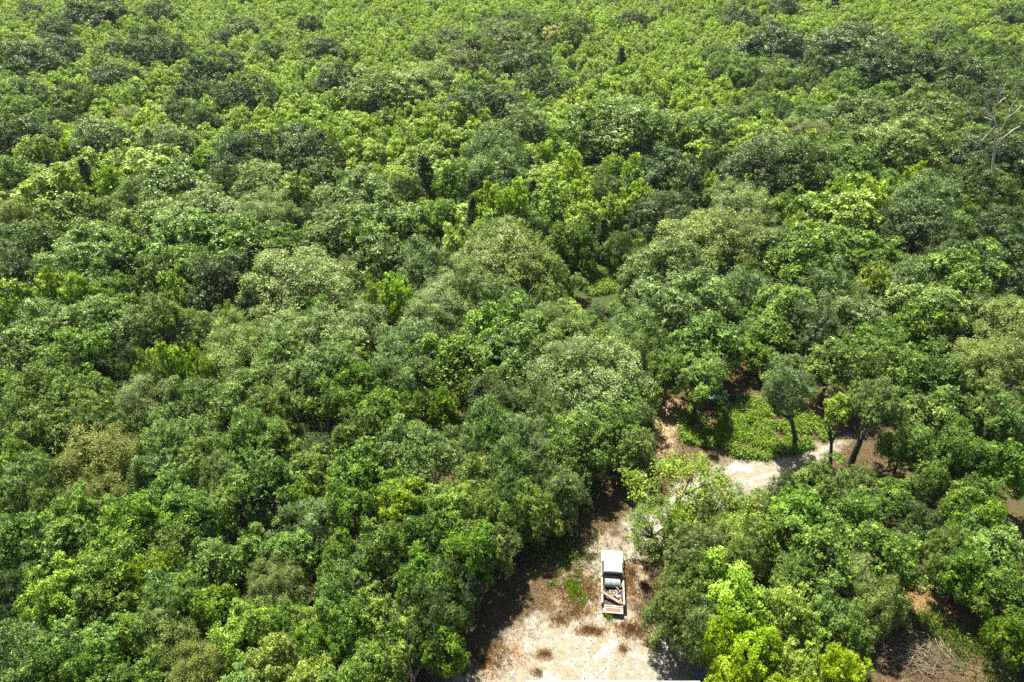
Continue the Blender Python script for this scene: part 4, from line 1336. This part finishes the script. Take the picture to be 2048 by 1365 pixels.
# dropped tailgate, inner face up
tg = Hard()
tg.box(-HW + 0.12, HW - 0.12, -0.55, -0.02, -0.03, 0.012)
tail_o = tg.out('tailgate', M['cream'], truck, 0.012, False, (0, yT - 0.03, 0.60))
tail_o.rotation_euler = (math.radians(7), 0, 0)
h = Hard()
h.box(-0.56, 0.62, -0.42, -0.10, 0.0125, 0.020)
for i in range(15):
    x_ = -0.52 + i * 0.078
    h.box(x_, x_ + 0.03, -0.40, -0.12, 0.0205, 0.032)
h.out('rusted_panel', M['rust'], tail_o, 0, False)
h = Hard()
h.box(-0.92, 0.92, yT - 0.26, yT - 0.10, 0.40, 0.50)
h.out('rear_bumper', M['black'], truck, 0.02)
h = Hard()
h.box(-0.95, 0.95, yF - 0.02, yF + 0.10, 0.48, 0.64)
h.out('front_bumper', M['chrome'], truck, 0.03)
h = Hard()
h.box(-0.62, 0.62, yF - 0.04, yF - 0.015, 0.68, 0.92)
gr = h.out('grille', M['black'], truck)
for i in range(4):
    h = Hard()
    h.box(-0.60, 0.60, yF - 0.013, yF - 0.003, 0.70 + i * 0.06, 0.72 + i * 0.06)
    h.out('grille_bar', M['chrome'], gr)
for sx in (-1, 1):
    h = Hard()
    h.lathe([(0, 0.10), (0.035, 0.095), (0.045, 0.05)], sx * 0.77, yF - 0.035, 0.80, 'y', 18)
    h.out('headlight', M['lens'], truck, 0, True)
    for (yy, rr) in ((yF - 0.78, 0.36), (yT + 1.02, 0.36)):
        h = Hard()
        xc = sx * 0.82
        h.lathe([(-0.10, 0.20), (-0.11, 0.30), (-0.07, rr), (0.07, rr), (0.11, 0.30), (0.10, 0.20)], xc, yy, rr - 0.03, 'x', 28)
        wt = h.out('wheel', M['rubber'], truck, 0, True)
        h = Hard()
        h.lathe([(sx * 0.06, 0.03), (sx * 0.108, 0.06), (sx * 0.09, 0.12), (sx * 0.115, 0.195)], xc, yy, rr - 0.03, 'x', 20)
        h.out('rim', M['creamrust'], wt, 0, True)
h = Hard()
for sx in (-0.42, 0.42):
    h.box(sx - 0.05, sx + 0.05, yT, yF - 0.2, 0.36, 0.46)
h.box(-0.4, 0.4, yC1 + 0.4, yF - 0.3, 0.5, 0.9)
h.out('chassis', M['black'], truck)


# things in the bed, each on its own
def in_truck(x, y, z):
    v = Matrix.Rotation(yaw, 4, 'Z') @ Vector((x, y, z))
    return Vector((mid.x + v.x, mid.y + v.y, z))


h = Hard()
r_ = 0.36
h.lathe([(-0.66, 0.20), (-0.655, r_ - 0.03), (-0.63, r_), (-0.25, r_), (-0.235, r_ + 0.012), (-0.22, r_), (0.22, r_), (0.235, r_ + 0.012), (0.25, r_), (0.63, r_), (0.655, r_ - 0.03), (0.66, 0.20)], 0, 0, 0, 'x', 40)
tk = h.out('tank', M['tank'], None, 0, True, in_truck(-0.02, yB - 0.47, 0.605 + r_), (0, 0, yaw), label='grey-green steel tank lying across the front of the truck bed', category='tank')
h = Hard()
h.lathe([(0, 0.035), (0.03, 0.035)], 0.0, -0.02, r_ - 0.006, 'z', 12)
h.out('filler_cap', M['black'], tk)
h = Hard()
h.box(-0.93, 0.93, -0.125, 0.125, -0.018, 0.018)
pl_a = in_truck(-0.98, yT + 1.02, 0)
pl_b = in_truck(0.48, yT + 0.28, 0)
dirv = pl_b - pl_a
h.out('plank', M['wood'], None, 0.004, False, in_truck(-0.21, yT + 0.66, 0.99), Euler((0, math.asin(min(0.9, 0.24 / dirv.length)), math.atan2(dirv.y, dirv.x)), 'XYZ').to_quaternion().to_euler(),
      label='wide orange-tan plank lying slantwise across the truck bed', category='plank')
h = Hard()
h.lathe([(-0.035, 0.12), (-0.045, 0.16), (-0.02, 0.19), (0.02, 0.19), (0.045, 0.16), (0.035, 0.12)], 0, 0, 0, 'z', 20)
h.out('wheel_hub', M['creamrust'], None, 0, True, in_truck(0.63, yT + 0.34, 0.72), (0.3, 0.2, 0.0), label='small round rusty hub in the rear corner of the truck bed', category='hub')
rj = random.Random(12)
junk_words = [('board_scrap', 'wood2', 'pale splintered board'), ('board_scrap', 'wood', 'orange-brown broken board'), ('plaster_chunk', 'plaster', 'white broken slab'),
              ('metal_scrap', 'black', 'blackened metal strip'), ('plaster_chunk', 'plaster', 'pale angular chunk')]
GRP = 'scrap heaped in the truck bed'
scrap = []
for iy in range(5):
    for ix in range(6):
        nm, mt, wd = junk_words[rj.randrange(len(junk_words))]
        x_ = -0.66 + ix * 0.25 + rj.uniform(-0.07, 0.07)
        y_ = yT + 0.62 + iy * 0.18 + rj.uniform(-0.06, 0.06)
        if x_ < -0.25 and iy < 2:
            continue
        z_ = 0.66 + rj.uniform(0, 0.10) + 0.06 * (ix > 1) + 0.05 * (iy % 2)
        scrap.append((nm, mt, wd, x_, y_, z_))
scrap.sort(key=lambda q: (q[2], math.hypot(q[3] + 0.02, q[4] - yB + 0.47)))
seen = {}
for (nm, mt, wd, x_, y_, z_) in scrap:
    j = seen.get(wd, 0)
    seen[wd] = j + 1
    h = Hard()
    if nm == 'plaster_chunk':
        a_, b_ = rj.uniform(0.08, 0.14), rj.uniform(0.06, 0.11)
        h.prism([(-a_, -b_), (a_ * 0.7, -b_ * 1.1), (a_, b_ * 0.4), (a_ * 0.2, b_), (-a_ * 0.9, b_ * 0.7)], -0.03, 0.03, 'z')
    else:
        a_ = rj.uniform(0.13, 0.27)
        h.box(-a_, a_, -0.035, 0.035, -0.012, 0.012)
    h.out(nm, M[mt], None, 0, False, in_truck(x_, y_, z_), (rj.uniform(-.4, .4), rj.uniform(-.4, .4), rj.uniform(0, PI)),
          category='scrap', group=GRP, label=f'{wd} in the truck bed, {ORD[j]} of its kind from the tank')
for (x_, y_, L_, a_, wd) in ((0.72, yB - 0.62, 0.6, 1.25, 'short pale stake leaning beside the tank in the truck bed'),
                             (0.47, yB - 1.02, 0.5, -0.6, 'white short board just behind the tank'),
                             (-0.74, yB - 0.98, 0.6, -1.0, 'dark slanting bar by the bed side behind the tank'),
                             (0.62, yB - 1.2, 0.55, 0.9, 'red-brown board beside the white slabs')):
    h = Hard()
    h.box(-L_ / 2, L_ / 2, -0.04, 0.04, -0.015, 0.015)
    h.out('board_scrap', M['beddark'] if 'dark' in wd else M['wood2'] if 'red' not in wd else M['rust'], None, 0.003, False, in_truck(x_, y_, 0.95), (0.1, 0.35, a_ + yaw), label=wd, category='board')

# tyre on the ground
p = at(928, 1337, 0)
h = Hard()
ring = [(-0.09, 0.20), (-0.11, 0.29), (-0.08, 0.345), (-0.03, 0.36), (0.03, 0.36), (0.08, 0.345), (0.11, 0.29), (0.09, 0.20), (0.07, 0.21), (0.0, 0.27), (-0.07, 0.21), (-0.09, 0.20)]
ty = Hard()
ty.lathe(ring, 0, 0, 0, 'z', 36)
ty.f = ty.f[:-2]
ty.out('tyre', M['rubber'], None, 0, True, (p.x, p.y, 0.12), (0.07, -0.05, 0), label='black old tyre lying flat on the sandy ground', category='tyre')

# faded blue sheet, green plastic scrap
def crumpled(name, px, py, w_, d_, mat, label, cat, seed, z=0.05):
    rg = np.random.default_rng(seed)
    n = 14
    X, Y = np.meshgrid(np.linspace(-w_ / 2, w_ / 2, n), np.linspace(-d_ / 2, d_ / 2, n))
    Z = vnoise(X, Y, 3.5, seed) * 0.10 + vnoise(X, Y, 8, seed + 1) * 0.04 + 0.08
    X = X + vnoise(Y, X, 2.0, seed + 2) * w_ * 0.18
    Y = Y + vnoise(X, Y, 2.0, seed + 3) * d_ * 0.18
    co = np.stack([X.ravel(), Y.ravel(), Z.ravel()], 1)
    i = (np.arange(n - 1)[:, None] * n + np.arange(n - 1)[None, :]).ravel()
    p = at(px, py, 0)
    ob = link(name, mesh_np(name, co, np.stack([i, i + 1, i + n + 1, i + n], 1), None, mat, None, True), None, (p.x, p.y, z), label=label, category=cat)
    so = ob.modifiers.new('thickness', 'SOLIDIFY')
    so.thickness = 0.012
    return ob


crumpled('tarpaulin', 1437, 797, 1.9, 1.0, M['bluetarp'], 'faded blue crumpled sheet on the ground under the trees above the weeds', 'sheet', 61)
crumpled('plastic_scrap', 1385, 1361, 0.35, 0.3, M['greenplastic'], 'small bright green plastic scrap on the shaded sand at the bottom edge', 'scrap', 65)
crumpled('plastic_scrap', 1371, 1203, 0.28, 0.2, M['bluetarp'], 'tiny pale blue scrap in the dark gap between crowns beside the truck', 'scrap', 69, 0.05)

# the grey roof whose far edge just enters at the bottom
zr = 3.0
e0, e1 = at(1052, 1361.6, zr), at(1400, 1361.6, zr)
h = Hard()
h.box(e0.x, e1.x, e0.y - 4.5, e0.y, zr - 0.06, zr)
rf = h.out('shed_roof', M['roofmetal'], None, 0.01, False, None, None, label='grey metal roof edge just entering at the bottom of the photo', category='roof')
h = Hard()
for xx in (e0.x + 0.15, e1.x - 0.15):
    for yy in (e0.y - 4.3, e0.y - 0.2):
        h.box(xx - 0.06, xx + 0.06, yy - 0.06, yy + 0.06, -0.1, zr - 0.062)
h.out('post', M['palebark'], rf)
